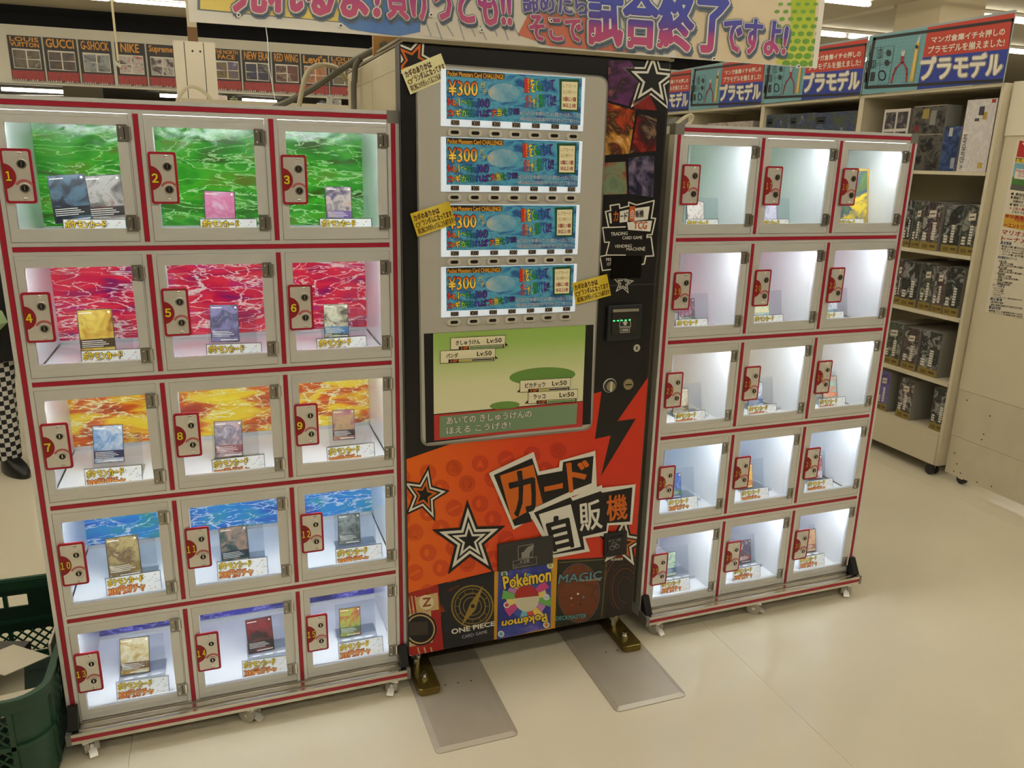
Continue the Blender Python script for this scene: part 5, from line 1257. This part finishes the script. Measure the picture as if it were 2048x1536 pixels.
# ================================================================== green crate on the floor, left
GRNP = mat('crate_green', (26, 66, 44), .42); GRND = mat('crate_dark_green', (18, 46, 32), .5)
cx0, cx1, cy0, cy1, CH = -.47, -.028, -.145, .50, .272
cr = thing('crate', 'dark green plastic mesh crate full of papers, left of the prize locker', 'crate', ((cx0 + cx1) / 2, (cy0 + cy1) / 2, 0))
co = ((cx0 + cx1) / 2, (cy0 + cy1) / 2, 0)
def ring_pts(x0, x1, y0, y1, r, n=6):
    return [(cx + r * math.cos(a), cy + r * math.sin(a)) for cx, cy, q in ((x1 - r, y1 - r, 0), (x0 + r, y1 - r, 90), (x0 + r, y0 + r, 180), (x1 - r, y0 + r, 270)) for a in [R(q + 90 * k / n) for k in range(n + 1)]]
def shell(b, d0, d1, z0, z1, m):
    o = ring_pts(cx0 + d0, cx1 - d0, cy0 + d0, cy1 - d0, .075 - d0 * .5); i_ = ring_pts(cx0 + d1, cx1 - d1, cy0 + d1, cy1 - d1, .075 - d1 * .5); n = len(o)
    vs_ = [(x, y, z0) for x, y in o] + [(x, y, z1) for x, y in o] + [(x, y, z0) for x, y in i_] + [(x, y, z1) for x, y in i_]
    fs = []
    for k in range(n):
        j = (k + 1) % n; fs += [(k, j, n + j, n + k), (2 * n + j, 2 * n + k, 3 * n + k, 3 * n + j), (n + k, n + j, 3 * n + j, 3 * n + k), (j, k, 2 * n + k, 2 * n + j)]
    b.add(vs_, fs, m)
b = MB(); shell(b, 0, .012, CH - .035, CH, GRNP); shell(b, -.006, .006, CH - .006, CH + .004, GRNP); b.build('rim', cr, True, co)
b = MB(); shell(b, .010, .016, 0, .022, GRNP); b.prism(ring_pts(cx0 + .012, cx1 - .012, cy0 + .012, cy1 - .012, .07), 'z', .002, .008, GRND); b.build('bottom', cr, True, co)
b = MB(); shell(b, .002, .014, .13, .142, GRNP); b.build('waist_rib', cr, True, co)
# corner posts (solid) and ribs
def wallpt(s, inset=.008):
    """walk the outline: s in 0..1"""
    pts = ring_pts(cx0 + inset, cx1 - inset, cy0 + inset, cy1 - inset, .072, 8); L = [math.dist(pts[i], pts[(i + 1) % len(pts)]) for i in range(len(pts))]; T = sum(L); d = s * T
    for i, l in enumerate(L):
        if d <= l: a, c = pts[i], pts[(i + 1) % len(pts)]; return (a[0] + (c[0] - a[0]) * d / l, a[1] + (c[1] - a[1]) * d / l)
        d -= l
    return pts[0]
pts = ring_pts(cx0 + .008, cx1 - .008, cy0 + .008, cy1 - .008, .072, 6)
for k in range(4):
    arc = pts[k * 7:(k + 1) * 7]; b = MB(); n = len(arc)
    vs_ = [(x, y, .02) for x, y in arc] + [(x, y, CH - .03) for x, y in arc]
    b.add(vs_, [(i, i + 1, n + i + 1, n + i) for i in range(n - 1)], GRNP); b.build('corner_panel', cr, True, co)
# diamond mesh walls: crossing bars per wall
def mesh_wall(axis, c, a0, a1, h=CH - .06, z0=.024):
    b = MB(); st = .030
    n = int((a1 - a0 + h) / st) + 1
    for k in range(n):
        for s in (1, -1):
            u0 = a0 - h + k * st if s == 1 else a0 + k * st; u1 = u0 + s * h
            za, zb_ = z0, z0 + h; ua, ub = u0, u1
            if s == 1:
                if ua < a0: za += (a0 - ua); ua = a0
                if ub > a1: zb_ -= (ub - a1); ub = a1
            else:
                if ua > a1: za += (ua - a1); ua = a1
                if ub < a0: zb_ -= (a0 - ub); ub = a0
            if zb_ - za < .01: continue
            d_ = .0038; o = .0015 * s
            if axis == 'y': v4 = [(ua - d_, c + o, za), (ua + d_, c + o, za), (ub + d_, c + o, zb_), (ub - d_, c + o, zb_)]; v4 += [(x, y + .003, z) for x, y, z in v4]
            else: v4 = [(c + o, ua - d_, za), (c + o, ua + d_, za), (c + o, ub + d_, zb_), (c + o, ub - d_, zb_)]; v4 += [(x + .003, y, z) for x, y, z in v4]
            b.add(v4, [(0, 1, 2, 3), (7, 6, 5, 4), (0, 4, 5, 1), (1, 5, 6, 2), (2, 6, 7, 3), (3, 7, 4, 0)], GRNP)
    o = b.build('mesh_wall', cr, False, co); o['kind'] = 'stuff'
mesh_wall('y', cy0 + .008, cx0 + .08, cx1 - .08); mesh_wall('y', cy1 - .010, cx0 + .08, cx1 - .08, .076); mesh_wall('y', cy1 - .010, cx0 + .06, cx0 + .11, CH - .14, .10); mesh_wall('y', cy1 - .010, cx1 - .10, cx1 - .05, CH - .14, .10); mesh_wall('x', cx0 + .008, cy0 + .08, cy1 - .08); mesh_wall('x', cx1 - .010, cy0 + .08, cy1 - .08)
for xx in (cx1 - .08, (cx0 + cx1) / 2, cx0 + .08):
    for yy in (cy0 + .002, cy1 - .012): bx('rib', cr, xx - .006, xx + .006, yy, yy + .010, .02, CH - .03, GRNP, co)
for yy in (cy0 + .08, .07, .28, cy1 - .08): bx('rib', cr, cx1 - .012, cx1 - .002, yy - .006, yy + .006, .02, CH - .03, GRNP, co)
# rear grip: solid panel with an open hand slot
b = MB(); gx0, gx1, gy = cx0 + .11, cx1 - .10, cy1 - .013
for a in ((gx0, gx1, .10, .185), (gx0, gx1, .225, CH - .03), (gx0, gx0 + .06, .185, .225), (gx1 - .06, gx1, .185, .225)): b.box(a[0], a[1], gy, gy + .006, a[2], a[3], GRND)
b.build('grip_panel', cr, False, co)
bx('label_card', cr, cx0 + .12, cx0 + .31, cy0 - .002, cy0 + .001, .06, .17, ink((214, 206, 184)), co)
PAPER = mat('paper_white', (206, 198, 176), .6)
PL = ['large white sheet lying slanted on top of the green crate', 'white sheet along the front rim of the green crate', 'stack edge of grey papers at the left inside the green crate', 'white sheet standing against the right wall of the green crate', 'loose pale sheet under the slanted one in the crate', 'dark grey booklet deep in the green crate']
for k, (x, y, z, w, l, rz, tx, ty) in enumerate(((-.155, .10, .238, .12, .16, .75, -.10, .12), (-.15, -.06, .205, .20, .08, .12, .15, 0), (-.28, .04, .200, .14, .20, .3, 0, .1), (-.06, .18, .200, .006, .14, 0, 0, 0), (-.20, .06, .185, .16, .22, .2, 0, 0), (-.25, .20, .150, .16, .20, -.3, 0, 0))):
    b = MB(); hh = .035 if k in (2, 5) else (.06 if k == 3 else .002)
    if k == 2:
        for q in range(7): b.box(-w / 2 + q * .003, w / 2 + q * .004, -l / 2, l / 2, q * .005, q * .005 + .0035, mat('paper_grey', (150, 144, 130), .6))
    else: b.box(-w / 2, w / 2, -l / 2, l / 2, 0, hh, PAPER if k != 5 else mat('booklet_grey', (70, 66, 60), .5))
    o = b.build('paper_sheet', None, loc=(x, y, z)); o.rotation_euler = (tx, ty, rz); tag(o, PL[k], 'paper', 'papers in the green crate')

# ================================================================== people behind the left locker
def checker():
    m = bpy.data.materials.new('checker_cloth'); m.use_nodes = True; nt = m.node_tree; b = nt.nodes['Principled BSDF']
    tc = nt.nodes.new('ShaderNodeTexCoord'); sp_ = nt.nodes.new('ShaderNodeSeparateXYZ'); at = nt.nodes.new('ShaderNodeMath'); at.operation = 'ADD'
    cb = nt.nodes.new('ShaderNodeCombineXYZ'); ck = nt.nodes.new('ShaderNodeTexChecker'); ck.inputs['Scale'].default_value = 42
    ck.inputs['Color1'].default_value = (.012, .012, .014, 1); ck.inputs['Color2'].default_value = (.62, .6, .58, 1)
    nt.links.new(tc.outputs['Object'], sp_.inputs[0]); at.operation = 'MULTIPLY_ADD'; at.inputs[1].default_value = -.35; nt.links.new(sp_.outputs[1], at.inputs[0]); nt.links.new(sp_.outputs[0], at.inputs[2])
    nt.links.new(at.outputs[0], cb.inputs[0]); nt.links.new(sp_.outputs[2], cb.inputs[2]); nt.links.new(cb.outputs[0], ck.inputs['Vector']); nt.links.new(ck.outputs[0], b.inputs['Base Color'])
    b.inputs['Roughness'].default_value = .8
    return m
def loft(b, secs, m, seg=16, cap=True):
    """rings (cx, cy, z, rx, ry) bottom to top"""
    vs_ = [(cx + rx * math.cos(2 * math.pi * k / seg), cy + ry * math.sin(2 * math.pi * k / seg), z) for cx, cy, z, rx, ry in secs for k in range(seg)]
    fs = [(i * seg + k, i * seg + (k + 1) % seg, (i + 1) * seg + (k + 1) % seg, (i + 1) * seg + k) for i in range(len(secs) - 1) for k in range(seg)]
    if cap: fs += [tuple(range(seg)), tuple(range((len(secs) - 1) * seg, len(secs) * seg))]
    b.add(vs_, fs, m)
def person(label, loc, rz, H, cloth, trouser, shoe, hair, hem):
    SKIN = mat('skin', (206, 160, 130), .55)
    t = thing('person', label, 'person', loc, rz); k = H / 1.70
    sk = bpy.data.meshes.new('body'); J = [(0, 0, .93), (0, .01, 1.10), (0, .005, 1.28), (0, 0, 1.42), (0, -.01, 1.48), (0, -.015, 1.60)]; E_ = [(0, 1), (1, 2), (2, 3), (3, 4), (4, 5)]; Rr = [(.14, .11), (.125, .10), (.15, .11), (.12, .09), (.052, .055), (.075, .095)]
    def chain(root, pts, rad):
        p_ = root
        for q, r in zip(pts, rad): J.append(q); Rr.append((r, r)); E_.append((p_, len(J) - 1)); p_ = len(J) - 1
        return p_
    for s in (-1, 1):
        chain(0, [(s * .085, 0, .84), (s * .085, -.01, .48), (s * .085, .01, .09), (s * .088, -.02, .045)], [.088, .056, .040, .036])
        e_ = chain(3, [(s * .17, 0, 1.38), (s * .215, .01, 1.12), (s * .21, -.06, .90), (s * .205, -.08, .84)], [.058, .044, .032, .034])
        for f_ in range(4): chain(e_, [(s * .205 - .02 + .013 * f_, -.088, .79), (s * .205 - .02 + .013 * f_, -.082, .755 + .004 * abs(f_ - 1))], [.0085, .0075])
        chain(e_, [(s * .175, -.10, .815), (s * .172, -.108, .785)], [.010, .008])
    sk.from_pydata([(x * k, y * k, z * k) for x, y, z in J], E_, []); sk.materials.append(SKIN)
    o = inst('body', sk, t); md = o.modifiers.new('skin', 'SKIN')
    for i, v_ in enumerate(sk.skin_vertices[0].data): v_.radius = (Rr[i][0] * k, Rr[i][1] * k); v_.use_root = i == 0
    ss = o.modifiers.new('sub', 'SUBSURF'); ss.levels = 2; ss.render_levels = 2
    b = MB()
    for s in (-1, 1): loft(b, [(s * .085 * k, .005 * k, .075 * k, .058 * k, .062 * k), (s * .085 * k, 0, .45 * k, .072 * k, .074 * k), (s * .08 * k, 0, .80 * k, .098 * k, .11 * k), (s * .05 * k, 0, .96 * k, .11 * k, .12 * k)], trouser)
    b.build('trousers', t, True)
    b = MB(); loft(b, [(0, 0, hem, .215 * k, .15 * k), (0, 0, 1.0 * k, .185 * k, .14 * k), (0, 0, 1.25 * k, .19 * k, .135 * k), (0, 0, 1.40 * k, .175 * k, .11 * k), (0, 0, 1.47 * k, .07 * k, .075 * k)], cloth)
    for s in (-1, 1): b.tube([(s * .15 * k, 0, 1.39 * k), (s * .205 * k, .005, 1.26 * k), (s * .222 * k, .01, 1.10 * k), (s * .212 * k, -.06 * k, .90 * k)], [.068 * k, .066 * k, .058 * k, .05 * k], cloth, 12)
    b.build('coat', t, True)
    for s in (-1, 1):
        b = MB(); c_ = s * .088 * k
        loft(b, [(c_, -.055 * k, 0, .046 * k, .125 * k), (c_, -.055 * k, .025 * k, .048 * k, .128 * k), (c_, -.045 * k, .055 * k, .044 * k, .11 * k), (c_, .0, .085 * k, .04 * k, .055 * k), (c_, .01 * k, .11 * k, .042 * k, .05 * k)], shoe, 18); b.build('shoe', t, True)
    b = MB(); seg_ = 16; loft(b, [(0, .045 * k, 1.50 * k, .085 * k, .06 * k), (0, .02 * k, 1.58 * k, .10 * k, .10 * k), (0, .01 * k, 1.66 * k, .092 * k, .108 * k), (0, 0, 1.715 * k, .045 * k, .055 * k)], hair, seg_); b.build('hair', t, True)
    b = MB()
    for s in (-1, 1): b.dome((s * .03 * k, -.102 * k, 1.60 * k), .009 * k, -.006 * k, 'y', ink((30, 26, 24)), 8, 2); b.dome((s * .082 * k, -.005 * k, 1.59 * k), .022 * k, s * .01 * k, 'x', SKIN, 8, 2)
    b.prism([(-.012 * k, 1.565 * k), (.012 * k, 1.565 * k), (0, 1.60 * k)], 'y', -.122 * k, -.09 * k, SKIN); b.box(-.022 * k, .022 * k, -.104 * k, -.095 * k, 1.533 * k, 1.540 * k, ink((150, 80, 76))); b.build('face', t)
    return t
person('person in a long black coat, checkered trousers and black shoes behind the left locker', (-.545, 2.30, 0), R(35), 1.62, mat('black_cloth', (14, 14, 15), .85), checker(), mat('black_shoe', (16, 16, 17), .35), ink((24, 20, 18)), .585)
person('person in pale green at the left frame edge wearing a grey shoe', (-.836, 2.56, 0), R(40), 1.55, mat('green_cloth', (120, 150, 104), .8), mat('grey_trousers', (110, 106, 96), .8), mat('grey_shoe', (150, 146, 130), .6), ink((40, 30, 24)), .80)

b = MB(); loft(b, [(0, 0, -.072, .05, .03), (0, 0, -.06, .10, .05), (.01, 0, -.02, .13, .062), (0, 0, .03, .125, .06), (-.01, 0, .06, .09, .045), (0, 0, .075, .04, .02)], mat('pale_green_cloth', (150, 176, 128), .85, noise=.15, nscale=20), 18)
o = b.build('cloth_bundle', None, True, loc=(-.632, 2.085, .805)); tag(o, 'pale green cloth bundle held by the person in the black coat', 'bundle')
